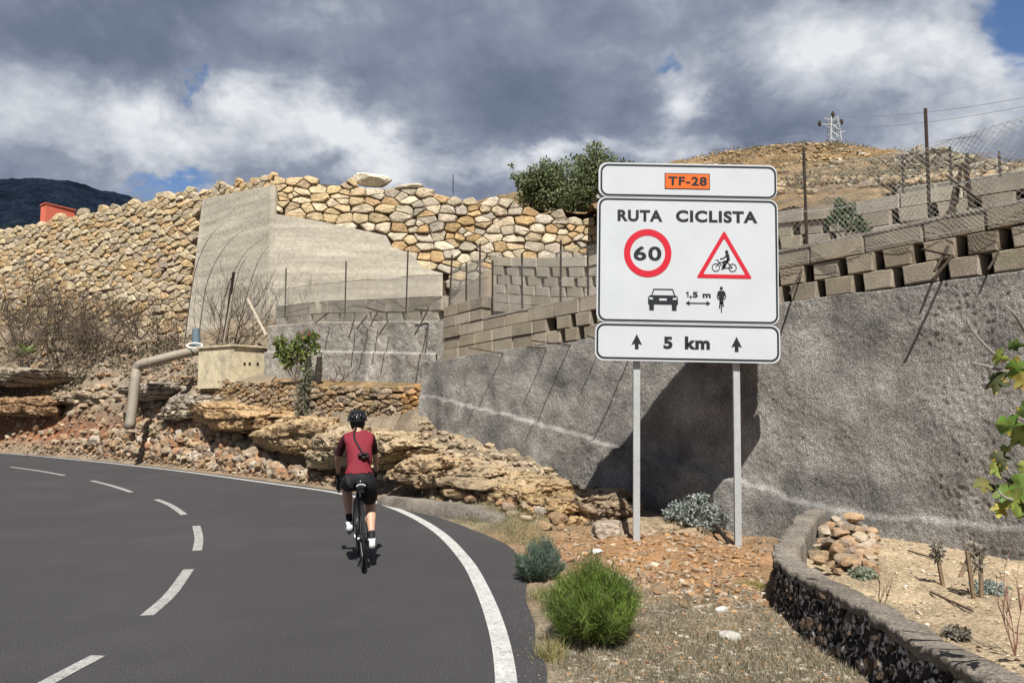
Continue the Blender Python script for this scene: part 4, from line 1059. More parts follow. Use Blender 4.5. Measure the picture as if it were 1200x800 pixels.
b = Buf(); pts = [P(228 + 9 * math.cos(a) , 405 + 3 * math.sin(a), 25.2 - .2 * math.sin(a)) for a in np.linspace(0, 2 * math.pi, 20)]; b.tube(pts, .03, 6, cap=False); b.obj('hoop', 'white_paint', bp_)

# ================================================================ rock outcrops and loose rocks
rk = random.Random(21)
RCOL = [(.40, .29, .19), (.44, .30, .16), (.34, .26, .18), (.42, .34, .25), (.46, .33, .19)]
A_ = R(-42)
ledges = [ # px, py, Y, size, rz, strata, colour, label
    (285, 486, 22.6, (2.7, .95, .40), A_, .30, (.52, .36, .20), 'broad orange-tan rock ledge just below the low stone wall'),
    (228, 478, 24.9, (1.3, .8, .28), A_, .2, (.46, .39, .30), 'pale flat ledge at the left end under the low stone wall'),
    (352, 507, 20.1, (2.0, .8, .42), A_ - .1, .4, (.50, .37, .22), 'overhanging brown ledge with a dark hollow beneath it left of the cyclist'),
    (408, 522, 17.9, (1.3, .75, .50), A_ - .1, .55, (.50, .40, .27), 'blocky tan rock face directly behind the cyclist'),
    (465, 520, 16.4, (1.7, .9, .36), A_ - .12, .25, (.51, .40, .26), 'smooth tan ledge right of the cyclist at the end of the grey wall'),
    (508, 548, 14.4, (1.1, .6, .30), A_ - .15, .3, (.50, .37, .23), 'cracked brown rock beside the concrete kerb block'),
    (548, 554, 13.9, (1.5, .8, .28), A_ - .18, .25, (.49, .38, .25), 'low tan ledge below the left part of the grey wall'),
    (600, 572, 12.9, (1.35, .7, .28), A_ - .2, .22, (.48, .36, .22), 'tan ledge along the foot of the grey wall, middle of the row'),
    (652, 590, 12.1, (1.0, .7, .32), A_ - .2, .3, (.47, .33, .18), 'orange-brown ledge end where the shadow of the sign begins'),
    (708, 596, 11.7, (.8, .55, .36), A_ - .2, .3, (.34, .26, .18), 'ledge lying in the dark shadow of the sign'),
    (35, 440, 33.8, (3.6, 1.4, .42), -.5, .3, (.42, .36, .28), 'long pale ledge high on the slope at the left edge'),
    (30, 474, 33.2, (3.2, .9, .42), -.5, .4, (.40, .26, .15), 'dark-streaked brown ledge above the red earth at the left edge'),
    (118, 466, 31.0, (2.1, 1.0, .36), -.5, .3, (.45, .36, .26), 'tan ledge between the red earth and the bent pipe'),
    (125, 487, 30.2, (1.5, .7, .28), -.5, .4, (.38, .24, .15), 'brown ledge below the tan one, right of the red earth'),
    (185, 458, 27.2, (1.9, 1.1, .30), -.6, .16, (.50, .44, .37), 'whitish layered rock behind the bent pipe'),
    (228, 470, 24.9, (1.2, .8, .26), -.6, .13, (.50, .43, .36), 'whitish layered rock right of the bent pipe'),
]
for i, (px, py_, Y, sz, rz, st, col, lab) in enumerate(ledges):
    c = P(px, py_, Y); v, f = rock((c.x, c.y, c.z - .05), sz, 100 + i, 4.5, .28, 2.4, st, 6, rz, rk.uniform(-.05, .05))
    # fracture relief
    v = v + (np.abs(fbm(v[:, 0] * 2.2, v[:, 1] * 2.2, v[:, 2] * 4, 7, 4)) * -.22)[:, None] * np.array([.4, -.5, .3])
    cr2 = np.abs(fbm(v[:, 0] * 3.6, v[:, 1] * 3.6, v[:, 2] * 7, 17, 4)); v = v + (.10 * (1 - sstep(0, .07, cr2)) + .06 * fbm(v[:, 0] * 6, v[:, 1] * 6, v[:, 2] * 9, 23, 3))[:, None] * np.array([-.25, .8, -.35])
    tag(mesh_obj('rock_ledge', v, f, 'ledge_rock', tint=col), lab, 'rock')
# kerb block near the rider
c = P(528, 578, 12.6)
pts = [P(448, 571, 14.4), P(500, 579, 13.2), P(548, 584, 12.2), P(592, 595, 11.4), P(630, 606, 10.9)]
kp = Path([q[:2] for q in pts]); kz = lambda u: float(np.interp(u, kp.c, [q.z for q in pts]))
t_ = thing('concrete_kerb', pts[0], 'rough grey concrete kerb between the road bend and the rock ledges', 'kerb')
sheet(kp, 0, kp.len, 120, lambda u: kz(u) - .4, lambda u: kz(u) - .15 + .05 * math.sin(math.pi * u / kp.len), 14, lambda u, z, t: .12 + .03 * float(fbm(u * 3, z * 3, 0, 5, 3)) - .08 * t ** 3, 'kerb_face', 'cap_concrete', t_, top=.35)

def surf_rocks(region, n, smin, smax, cols, mat, name, cat, label, group, cap, sink=.3, flat_=.6, p=3.2):
    """loose rocks scattered on the ground inside a photo-space polygon, resting on the terrain"""
    xs_ = [q[0] for q in region]; ys_ = [q[1] for q in region]; out = []
    tries = 0
    cand = []
    while len(cand) < n and tries < n * 30:
        tries += 1; px = rk.uniform(min(xs_), max(xs_)); py_ = rk.uniform(min(ys_), max(ys_))
        if inpoly(px, py_, region): cand.append((px, py_))
    # march camera rays to the terrain, all at once
    cand = np.array(cand); Ys = np.geomspace(3, 44, 260); res = np.full(len(cand), np.nan)
    kx = (cand[:, 0] - 600) / 900; kv = (400 - cand[:, 1]) / 900; dn = math.cos(PITCH) - kv * math.sin(PITCH)
    sx = kx / dn; sz_ = (kv * math.cos(PITCH) + math.sin(PITCH)) / dn
    for y in Ys:
        z = CAM_H + sz_ * y; m = np.isnan(res)
        if not m.any(): break
        h = height(sx[m] * y, np.full(m.sum(), y)); ii = np.where(m)[0]; hit_ = z[m] < h; res[ii[hit_]] = y
    ok = ~np.isnan(res); yv = res[ok] * .992; xv = sx[ok] * yv; dv = road_dist(xv, yv); hv_ = height(xv, yv, dv)
    for x, y, d, h in zip(xv, yv, dv, hv_):
        s = smin * (smax / smin) ** (rk.random() ** 1.7)
        if d > .1 + s * .6: out.append((float(x), float(y), float(h), s))
    return out
protos = [rock((0, 0, 0), (1, .8, .62), 300 + i, 3.4, .16, 1.5, 0, 2 if i < 8 else 1, cutd=.22) for i in range(16)]
def place_rocks(lst, cols, name, label, cat, group, cap=300, sink=.25):
    lst = sorted(lst, key=lambda q: -q[3] / q[1]); b = Buf()
    for k, (x, y, z, s) in enumerate(lst):
        big_ = k < cap; v, f = protos[rk.randrange(8) if (big_ and s * 900 / y > 7) else rk.randrange(8, 16)]
        v = v * s * np.array([rk.uniform(.8, 1.3), rk.uniform(.8, 1.2), rk.uniform(.7, 1.1)]) * .5
        a = rk.uniform(0, 6.28); t_ = rk.uniform(-.4, .4); v = v @ np.array(Matrix.Rotation(t_, 3, 'X')).T @ np.array(Matrix.Rotation(a, 3, 'Z')).T
        v = v + np.array([x, y, z + s * .5 * (.62 - sink * 1.2)])
        c = pick(cols, rk, .2)
        if big_: tag(mesh_obj(name, v, f, 'stone', tint=c), label, cat, group)
        else: b.add(v, f, c)
    if b.v: tag(b.obj('loose_stones', 'stone'), kind='stuff')
RUB = [(.34, .235, .15), (.37, .265, .17), (.32, .25, .18), (.40, .32, .235), (.35, .205, .12), (.46, .40, .32), (.29, .225, .165)]
region = [(60, 533), (140, 505), (185, 480), (240, 492), (290, 520), (330, 548), (390, 560), (450, 570), (392, 572), (300, 560), (200, 547), (100, 537)]
lst = surf_rocks(region, 3600, .14, .62, RUB, 'stone', '', '', '', '', 0)
place_rocks(lst, RUB, 'rubble_rock', 'rough brown rubble rock tumbled along the far edge of the road', 'rock', 'rubble rocks between the road and the rock ledges', 170)
region = [(0, 527), (60, 533), (140, 505), (60, 520), (0, 515)]
lst = surf_rocks([(0, 400), (120, 390), (215, 400), (230, 440), (190, 470), (140, 500), (60, 533), (0, 528)], 1500, .07, .45, RUB, 'stone', '', '', '', '', 0)
place_rocks(lst, [(.42, .34, .25), (.38, .29, .20), (.36, .24, .15)], 'slope_rock', 'brown rock lying on the dry slope below the tall stone wall at left', 'rock', 'rocks scattered over the left slope', 60)
lst = surf_rocks([(492, 492), (600, 533), (700, 568), (690, 590), (600, 560), (500, 530)], 420, .05, .3, RUB, 'stone', '', '', '', '', 0)
place_rocks(lst, [(.44, .36, .26), (.40, .31, .21), (.36, .29, .21)], 'wall_foot_stone', '', '', '', 0)
lst = surf_rocks([(440, 560), (500, 545), (600, 575), (690, 600), (660, 625), (560, 592), (450, 578)], 150, .08, .38, RUB, 'stone', '', '', '', '', 0)
place_rocks(lst, RUB, 'ledge_stone', 'loose tan stone lying against the rock ledges right of the cyclist', 'rock', 'loose stones at the foot of the ledges', 50)
DIRT = [(.40, .235, .12), (.38, .26, .16), (.34, .205, .11), (.40, .31, .22), (.31, .22, .14), (.33, .21, .13), (.46, .40, .32)]
lst = surf_rocks([(600, 632), (700, 620), (900, 628), (895, 690), (905, 712), (800, 712), (760, 690), (650, 660)], 2600, .014, .11, DIRT, 'stone', '', '', '', '', 0)
place_rocks(lst, DIRT, 'stone', 'small orange-brown stone on the bare earth round the sign posts', 'stone', 'stones on the bare earth round the sign posts', 150)
GR = [(.33, .29, .23), (.29, .25, .19), (.40, .35, .28), (.46, .42, .36), (.42, .25, .13)]
lst = surf_rocks([(600, 640), (700, 650), (890, 690), (1010, 800), (1010, 830), (640, 830), (630, 740)], 7500, .008, .055, GR, 'stone', '', '', '', '', 0)
place_rocks(lst, GR, 'pebble', 'grey-brown pebble on the dry verge in front of the sign', 'stone', 'pebbles on the verge', 0)
for px, py_, s, lab in ((975, 503 + 99, .3, None),):
    pass
for px, py_, s, col, lab in ((846, 718, .11, (.62, .60, .56), 'small white stone on the verge below the right sign post'), (856, 750, .16, (.50, .48, .44), 'grey-white flat stone at the bottom of the verge'), (700, 652, .12, (.66, .66, .63), 'white stone just behind the bright green bush'), (930, 615, .0, None, None)):
    if col is None: continue
    q = G(px, py_); v, f = rock((q.x, q.y, gz(q.x, q.y) + s * .15), (s * .5, s * .4, s * .28), int(px), 3, .2, 1.5, 0, 3, .6)
    tag(mesh_obj('stone', v, f, 'stone', tint=col), lab, 'stone')
gb = Buf()
for _ in range(1300):
    i = rk.randrange(8, len(SH) - 26); p = SH[i].lerp(SH[i + 1], rk.random())
    if p.y > 24 or p.y < 3.5: continue
    d_ = abs(rk.gauss(0, .10)); e = (SH[i + 1] - SH[i]).normalized(); nn = Vector((e.y, -e.x, 0)); q = p + nn * d_; s = rk.uniform(.004, .016)
    v, f = protos[rk.randrange(8, 16)]; gb.add(v * s * .5 + np.array([q.x, q.y, s * .2]), f, pick([(.17, .15, .125), (.22, .19, .15), (.13, .12, .105)], rk))
tag(gb.obj('road_edge_grit', 'stone'), kind='stuff')
# flat boulders in shade behind the left post
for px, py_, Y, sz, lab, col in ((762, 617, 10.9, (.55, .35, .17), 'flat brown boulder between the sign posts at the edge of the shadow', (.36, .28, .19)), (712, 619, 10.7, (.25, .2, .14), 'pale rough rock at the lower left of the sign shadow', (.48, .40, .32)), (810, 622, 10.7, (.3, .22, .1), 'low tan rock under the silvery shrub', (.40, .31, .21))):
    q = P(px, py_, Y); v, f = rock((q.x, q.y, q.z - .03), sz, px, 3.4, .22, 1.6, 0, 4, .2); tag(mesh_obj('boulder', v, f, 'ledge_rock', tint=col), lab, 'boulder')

# ================================================================ low black stone wall with concrete coping (right foreground)
CW = Path([(2.40, 2.0), (2.39, 3.2), (2.37, 4.2), (2.37, 5.2), (2.37, 6.2), (2.40, 6.85), (2.60, 7.45), (2.93, 8.15), (3.33, 8.95), (3.74, 9.62)][::-1])
# path runs from far to near; outward normal must face the road (-x)
def cw_top(u):
    d = CW.len - u; return .42 + .07 * float(sstep(5.5, 8.2, d)) + .01 * math.sin(u * 3.1)
if CW.at(CW.len * .7, 0, 1).x > CW.at(CW.len * .7).x:
    CW = Path([(q.x, q.y) for q in CW.p][::-1])
    def cw_top(u): return .42 + .07 * float(sstep(5.0, 7.6, u)) + .01 * math.sin(u * 3.1)
t_ = thing('garden_wall', (2.38, 5, 0), 'low curved wall of black stones with white mortar and a grey concrete top', 'garden wall')
wf_n = lambda u, z: .02 * float(fbm(u * 6, z * 6, 0, 31, 3))
sheet(CW, 0, CW.len, 360, lambda u: -.15, lambda u: cw_top(u) - .05, 26, lambda u, z, t: .07 + (cw_top(u) - z) * .16 + .02 * float(vnoise(u * 14, z * 14, 0, 3)), 'mortar', 'lime_mortar', t_)
rnd = random.Random(9)
FC = lambda u, v, w_: CW.at(min(max(u, 0), CW.len), v, .06 + (.45 - v) * .16 + w_)
items = []
BK = [(.040, .033, .032), (.06, .048, .043), (.028, .023, .025), (.09, .068, .055), (.15, .105, .07), (.20, .15, .11), (.045, .035, .034)]
for poly, sd_ in stones(0, CW.len, -.15, .42, .13, .105, lambda u, v: v < cw_top(u) - .05, rnd):
    vs, fs, sz = stone_mesh(poly, FC, .032, .05, rnd.uniform(.005, .03), rnd); items.append((vs, fs, sz / (CW.at(sd_[0]).y), pick(BK, rnd)))
print('cw stones', len(items)); emit_stones(items, t_, 'stone', 'dark_stone')
# coping
vs = []; nu = 300; prf = [(.085, -.075), (.095, -.04), (.10, -.008), (.085, .004), (.03, .004), (-.03, .006), (-.09, .002), (-.115, -.008), (-.125, -.05), (-.13, -.5)]
for w_, z_ in prf:
    for i in range(nu):
        u = CW.len * i / (nu - 1); q = CW.at(u, 0, 1) ; wob = .03 * float(fbm(u * 7, w_ * 3, 0, 3, 4)) + (.02 * float(vnoise(u * 19, 0, 0, 5)) if w_ > .08 else 0); vs.append(CW.at(u, cw_top(u) + z_ + .022 * float(fbm(u * 6, w_ * 12, 0, 8, 4)), w_ + wob))
mesh_obj('coping', vs, grid_faces(len(prf), nu), 'cap_concrete', t_, smooth=True)
# planter soil
ux = np.linspace(2.3, 7.5, 150); uy = np.linspace(2.2, 11, 170); PX, PY = np.meshgrid(ux, uy)
PZ = .10 + .12 * sstep(6, 9.5, PY) + .03 * fbm(PX * 1.2, PY * 1.2, 0, 5, 4) + .02 * fbm(PX * 6, PY * 6, 0, 6, 3)
lim = np.interp(PY, [2, 6.85, 7.45, 8.15, 8.95, 9.62, 11], [2.40, 2.42, 2.62, 2.95, 3.35, 3.76, 4.6])
kf = (PX > lim - .03).ravel(); fcs = grid_faces(*PX.shape); fcs = fcs[kf[fcs].all(1)]
idx = -np.ones(PX.size, int); uv_ = np.unique(fcs); idx[uv_] = np.arange(len(uv_))
col = np.array([.46, .365, .245])[None] * (1 + .25 * fbm(PX * 3, PY * 3, 0, 2, 4).ravel()[:, None])
tag(mesh_obj('planter_soil', np.stack([PX, PY, PZ], -1).reshape(-1, 3)[uv_], idx[fcs], 'ground', ptint=col[uv_], smooth=True), kind='structure')
def pz(x, y):
    return float(.10 + .12 * sstep(6, 9.5, y) + .03 * fbm(np.array([x * 1.2]), np.array([y * 1.2]), 0, 5, 4)[0] + .02 * fbm(np.array([x * 6]), np.array([y * 6]), 0, 6, 3)[0])
lst = []
for _ in range(4200):
    y = rk.uniform(4.2, 9.3); x = rk.uniform(2.5, 6.8)
    if x > np.interp(y, [2, 6.85, 7.45, 8.15, 8.95], [2.5, 2.56, 2.78, 3.1, 3.5]): lst.append((x, y, .12, .010 * (5.5 ** (rk.random() ** 2.2))))
xa = np.array([q[0] for q in lst]); ya = np.array([q[1] for q in lst]); za = .10 + .12 * sstep(6, 9.5, ya) + .03 * fbm(xa * 1.2, ya * 1.2, 0, 5, 4) + .02 * fbm(xa * 6, ya * 6, 0, 6, 3)
lst = [(q[0], q[1], float(z), q[3]) for q, z in zip(lst, za)]
place_rocks(lst, [(.55, .47, .34), (.50, .40, .27), (.60, .54, .44), (.42, .33, .22)], 'pebble', '', '', '', 0)
lst = []
for _ in range(95):
    t = rk.random(); y = 7.5 + 1.75 * t + rk.uniform(-.2, .2); cx = np.interp(y, [7, 7.45, 8.15, 8.95, 9.6], [2.75, 2.86, 3.2, 3.6, 3.98]); x = cx + rk.uniform(-.05, .55)
    hgt = max(0, .24 * (1 - abs(x - cx - .18) / .45)) * (.4 + .6 * t)
    lst.append((x, y, pz(x, y) + rk.random() * hgt, rk.uniform(.09, .24)))
place_rocks(lst, [(.40, .28, .18), (.36, .24, .145), (.42, .35, .27), (.32, .25, .19)], 'piled_stone', 'broken brown stone in the heap at the far corner of the low curved wall', 'stone', 'stones heaped inside the far corner of the curved wall', 95, sink=.1)

# ================================================================ vegetation
vr = random.Random(77)
def leaf_cloud(name, parent, clumps, n, ls, cols, rn, flat_=.0, shape=2.0, mat='leaf'):
    """clumps: (centre, (rx,ry,rz)); small pointed leaves spread through each clump's volume"""
    r_ = np.random.default_rng(rn); V_, F_, T_ = [], [], []
    wts = np.array([c[1][0] * c[1][1] * c[1][2] for c in clumps]) ** .66; wts /= wts.sum(); k = 0
    for (c, rad), m in zip(clumps, (wts * n).astype(int)):
        d = r_.normal(size=(m, 3)); d /= np.linalg.norm(d, axis=1)[:, None]; q = r_.random(m) ** (1 / shape)
        p = np.array(c) + d * q[:, None] * np.array(rad)
        a = r_.normal(size=(m, 3)) + d * .7; a[:, 2] *= (1 - flat_); a /= np.linalg.norm(a, axis=1)[:, None]
        b_ = np.cross(a, r_.normal(size=(m, 3))); b_ /= np.linalg.norm(b_, axis=1)[:, None]
        L_ = ls * r_.uniform(.6, 1.3, m)[:, None]; W_ = L_ * .28
        V_.append(np.stack([p, p + a * L_ * .5 + b_ * W_, p + a * L_, p + a * L_ * .5 - b_ * W_], 1).reshape(-1, 3))
        F_.append(np.arange(m * 4).reshape(-1, 4) + k); k += m * 4
        cc_ = np.array(cols)[r_.integers(0, len(cols), m)] * r_.uniform(.75, 1.25, (m, 1)); T_.append(cc_)
    return mesh_obj(name, np.concatenate(V_), np.concatenate(F_), mat, parent, tint=np.concatenate(T_))
def branches(name, parent, base, dirs, ln, r0, depth, cols, seed, spread=.6, up=.2, k=3, mat='twig', seglen=.33, gn=0):
    r_ = random.Random(seed); b = Buf(); tips = []
    def grow(p, d, l, r, dep):
        pts = [p]; q = p.copy(); dd = d.copy()
        for i in range(3):
            dd = (dd + Vector((r_.gauss(0, .14), r_.gauss(0, .14), r_.gauss(0, .1) + up * .15))).normalized(); q = q + dd * l / 3; pts.append(q.copy())
        b.tube(pts, [r, r * .85, r * .7, r * .5], 3 if r < .01 else 5, r_.choice(cols), cap=False)
        if dep == 0: tips.append(q); return
        for j in range(k):
            s = pts[r_.choice((1, 2, 3, 3))]; nd_ = (dd + Vector((r_.gauss(0, spread), r_.gauss(0, spread), r_.gauss(0, spread * .6) + up))).normalized()
            grow(s.copy(), nd_, l * r_.uniform(.55, .85), r * .6, dep - 1)
    for d in dirs: grow(Vector(base) + Vector((r_.gauss(0, gn), r_.gauss(0, gn), 0)), Vector(d).normalized(), ln * r_.uniform(.7, 1.2), r0, depth)
    b.obj(name, mat, parent); return tips
# big bush on the wall top
c0 = P(680, 225, 34)
t_ = thing('bush', (c0.x, 34, c0.z - 1.5), 'big rounded dark olive-green bush on the hilltop just left of the sign', 'bush')
tips = branches('trunk', t_, (c0.x, 34, c0.z - 1.8), [(x, y, 1) for x, y in ((-1, 0), (-.4, .3), (.3, -.2), (1, 0), (0, .5), (.7, .3))], 1.5, .09, 2, [(.16, .12, .09)], 4)
cl_ = []
for px, py_, rx, rz_ in ((640, 215, 1.2, .95), (668, 203, 1.3, 1.15), (695, 198, 1.3, 1.1), (720, 208, 1.2, .8), (745, 212, 1.1, .65), (625, 228, .8, .7), (660, 230, 1.6, .7), (710, 232, 1.8, .8), (612, 198, .35, .3), (683, 182, .5, .35), (760, 225, 1.2, .8), (650, 190, .4, .35), (628, 208, .8, .8), (700, 215, 1.6, 1.0), (735, 218, 1.2, .8)):
    q = P(px + (px - 640) * .12, 245 - (245 - py_) * .82 + 2, 34); cl_.append((q + Vector((0, vr.uniform(-.6, .6), 0)), (rx * .95, rx, rz_)))
    for _ in range(3): cl_.append((q + Vector((vr.uniform(-1, 1) * rx, vr.uniform(-1, 1), vr.uniform(-.6, 1) * rz_)), (rx * .38, rx * .4, rz_ * .38)))
leaf_cloud('crown', t_, cl_, 30000, .15, [(.17, .22, .10), (.14, .19, .085), (.22, .26, .14), (.11, .145, .065), (.20, .21, .13)], 5, shape=2.2)
# small dark shrub on terrace by fence at right
c0 = P(992, 258, 10.6)
t_ = thing('shrub', (c0.x, 10.6, c0.z - .3), 'small green shrub growing through the fence above the brown blocks at right', 'shrub')
branches('stem', t_, (c0.x, 10.6, c0.z - .35), [(x, 0, 1) for x in (-.6, 0, .5, .9)], .3, .01, 1, [(.15, .12, .08)], 4)
leaf_cloud('foliage', t_, [(P(px, py_, 10.6), (r_, r_, r_ * .8)) for px, py_, r_ in ((985, 252, .16), (1000, 262, .15), (1012, 267, .10), (983, 238, .08), (994, 245, .12), (975, 260, .09))], 1100, .05, [(.07, .12, .05), (.05, .09, .035), (.11, .16, .08)], 6)
# bright green feathery bush
def feathery(base, rad, hgt, n, cols, seed, label, name='bush', th=.0035, curl=.35, cen=.35, droop=.2, dead=(.20, .17, .08)):
    t_ = thing(name, base, label, 'bush'); r_ = np.random.default_rng(seed)
    stem_b = Buf(); rr = random.Random(seed); b0 = Vector(base)
    for _ in range(16):
        a = rr.uniform(0, 6.28); s = rr.uniform(.2, .75); stem_b.tube([b0 + Vector((math.cos(a) * .04, math.sin(a) * .04, -.02)), b0 + Vector((math.cos(a) * rad * s * .5, math.sin(a) * rad * s * .5, hgt * .3)), b0 + Vector((math.cos(a) * rad * s, math.sin(a) * rad * s, hgt * .6))], [.010, .007, .004], 4, (.16, .12, .08))
    stem_b.obj('stem', 'twig', t_)
    bl = Vector(base); ns = max(60, n // 230); per = n // ns; PV, PT = [], []
    for i in range(ns):
        th_ = rr.uniform(0, 6.283); q = rr.random() ** .5; s_ = rad * q * rr.uniform(.7, 1.1)
        tip = np.array([math.cos(th_) * s_, math.sin(th_) * s_, hgt * (1.0 - .5 * q * q) * rr.uniform(.66, 1.06)])
        root = np.array([math.cos(th_) * s_ * .25, math.sin(th_) * s_ * .25, hgt * .05]); ctl = np.array([tip[0] * .8, tip[1] * .8, tip[2] * .35])
        t = r_.uniform(.22, 1.0, per) ** .8; t = t[:, None]
        p = (1 - t) ** 2 * root + 2 * t * (1 - t) * ctl + t * t * tip; ax = 2 * (1 - t) * (ctl - root) + 2 * t * (tip - ctl); ax /= np.linalg.norm(ax, axis=1)[:, None]
        sp_ = r_.normal(size=(per, 3)); a = ax * .9 + sp_ * .42 + np.array([0, 0, .15]); a /= np.linalg.norm(a, axis=1)[:, None]
        sd2 = np.cross(a, r_.normal(size=(per, 3))); sd2 /= np.linalg.norm(sd2, axis=1)[:, None]
        L_ = hgt * r_.uniform(.08, .19, per)[:, None] * (1.15 - .4 * t); p = p + r_.normal(size=(per, 3)) * rad * .055
        mid = p + a * L_ * .5; tp = p + a * L_ - np.array([0, 0, 1]) * L_ * droop
        PV.append(np.stack([p - sd2 * th, p + sd2 * th, mid + sd2 * th * .9, tp, mid - sd2 * th * .9], 1).reshape(-1, 3) + np.array(base))
        c0_ = np.array(cols[rr.randrange(len(cols))]) * rr.uniform(.8, 1.2); cc_ = c0_ * r_.uniform(.75, 1.25, (per, 1)); old = r_.random(per) < .06 + .22 * (t[:, 0] < .45); cc_[old] = np.array(dead) * r_.uniform(.7, 1.2, (old.sum(), 1)); PT.append(cc_)
    V_ = np.concatenate(PV); cc_ = np.concatenate(PT); m = len(cc_)
    i0 = np.arange(m)[:, None] * 5; fl = (i0 + np.array([[0, 1, 2, 4]])).tolist() + (i0 + np.array([[4, 2, 3]])).tolist()
    mesh_obj('foliage', V_, fl, 'leaf', t_, tint=np.concatenate([cc_, cc_])); return t_
q = G(698, 762); feathery((q.x, q.y + .15, gz(q.x, q.y + .15) - .01), .36, .64, 42000, [(.14, .21, .04), (.11, .175, .03), (.18, .25, .055), (.085, .13, .03)], 3, 'bright green feathery bush on the verge in front of the sign', th=.0015)
q = G(633, 684); feathery((q.x, q.y + .22, gz(q.x, q.y + .22) - .01), .28, .42, 20000, [(.11, .17, .12), (.085, .14, .105), (.15, .20, .16), (.06, .10, .07)], 4, 'grey-blue bush at the asphalt edge behind the bright green one', th=.0019)
# silvery shrub
q = P(822, 606, 10.75)
t_ = thing('shrub', (q.x, 10.75, q.z - .15), 'silvery grey low shrub at the foot of the wall beside the right post', 'shrub')
tips = branches('stem', t_, (q.x, 10.75, q.z - .2), [(x, y, .9) for x, y in ((-.9, -.1), (-.4, .1), (.1, -.4), (.5, .1), (.9, 0), (0, .3))], .26, .011, 1, [(.22, .18, .14)], 8)
leaf_cloud('foliage', t_, [(P(px, py_, 10.7), (r_, r_, r_ * .7)) for px, py_, r_ in ((795, 597, .17), (815, 590, .18), (832, 598, .16), (845, 610, .16), (805, 605, .15), (825, 612, .2), (785, 602, .1), (822, 583, .1))], 2600, .045, [(.34, .38, .36), (.28, .32, .29), (.40, .44, .42), (.22, .26, .22)], 9)
lone('post_shadow_bar', [P(858, 640, 9.9), P(848, 628, 10.2), P(838, 615, 10.5)], .028, 'void', 'dark bar standing in for the shadow of the right post beside the silvery shrub', 'stick')  # added near-black bar, imitates the cast shadow of the right post
# dry shrubs of twigs, left slope
def dry(px, py_, Y, ln, nd_, seed, label, cols=((.14, .105, .085), (.20, .15, .12), (.11, .085, .075)), depth=3, up=.25, r0=.014, spread=.6, leaf=None, name='dry_shrub'):
    q = P(px, py_, Y); r_ = random.Random(seed)
    t_ = thing(name, q, label, 'shrub')
    tips = branches('twigs', t_, q, [(r_.gauss(0, .8), r_.gauss(0, .5), r_.uniform(.3, 1)) for _ in range(nd_)], ln, r0, depth, list(cols), seed, spread=spread, up=up, gn=ln * .25)
    if leaf: leaf_cloud('leaves', t_, [(tp, (ln * .2,) * 3) for tp in tips[::3]], leaf[0], leaf[1], leaf[2], seed)
    return t_
gl = (500, .08, [(.12, .12, .05), (.16, .13, .08)])
for i, (px, py_, Y, ln, n_, lab) in enumerate([(25, 385, 37.4, 1.3, 9, 'dry brown shrub highest at the left edge against the tall wall'), (62, 395, 36, 1.4, 10, 'wide dry brown shrub below the tall wall, left of the aloe slope'), (100, 392, 34.6, 1.1, 8, 'dry twiggy shrub against the foot of the tall wall'),
        (65, 425, 34, 1.3, 10, 'dark dry shrub in the middle of the left slope'), (95, 420, 33, 1.0, 8, 'small dark twiggy shrub on the left slope above the pale rock'), (20, 405, 36, 1.2, 8, 'greyish dry shrub near the left edge above the agave'), (135, 400, 32.8, 1.0, 8, 'low dry shrub on the slope under the stone wall'), (170, 398, 31.5, .9, 7, 'low dry shrub left of the concrete corner foot')]):
    dry(px, py_, Y, ln, n_ + 5, 50 + i, lab, leaf=gl, r0=.024)
dry(262, 400, 27.5, 1.35, 14, 71, 'dense dead bush of thin grey-brown twigs behind the yellowish box', depth=3, up=.5, r0=.02)
dry(300, 398, 27.8, 1.2, 10, 72, 'thin grey dead bush right of the dense one behind the box', depth=3, up=.5, cols=((.26, .22, .18), (.20, .16, .13)), r0=.016)
dry(205, 402, 28.2, .9, 8, 73, 'small grey dead bush left of the blue pipe stub', depth=2, r0=.016)
dry(395, 448, 20.7, .5, 7, 74, 'small dry plant on top of the low stone wall', depth=1, r0=.012)
# tall canes bending to the right
for i, (x0, x1, y1, xm, ym) in enumerate(((216, 262, 262, 228, 300), (232, 288, 268, 243, 310), (255, 305, 282, 266, 320), (275, 318, 285, 288, 330), (262, 290, 300, 270, 340))):
    pts = catmull([P(x0, 402, 28), P(xm, ym + 20, 28), P((xm + x1) / 2, (ym + y1) / 2 - 2, 28), P(x1, y1, 28)], 6); b = Buf(); b.tube(pts, [.022 - .016 * k / (len(pts) - 1) for k in range(len(pts))], 4, (.13, .10, .08))
    tt_ = tag(b.obj('dry_cane', 'twig'), ['leftmost', 'second', 'fourth', 'rightmost', 'third'][i] + ' of the tall thin dead canes bending right before the concrete corner', 'cane', 'tall dead canes in front of the concrete corner')
lone('pole', [P(263, 396, 26.8), P(274, 319, 27.2)], .055, 'void', 'blackened pole leaning among the canes behind the yellowish box', 'pole', n=7)
b = Buf(); b.tube([P(290, 350, 26.8), P(312, 393, 26.2)], .05, 6, (.50, .44, .36)); tag(b.obj('pole', 'twig'), 'pale wooden stick leaning left behind the yellowish box', 'stick')
b = Buf(); b.tube([P(262, 402, 26.4), P(272, 345, 26.4)], .03, 5, (.42, .36, .30)); tag(b.obj('pole', 'twig'), 'pale upright cane next to the blackened pole', 'stick')
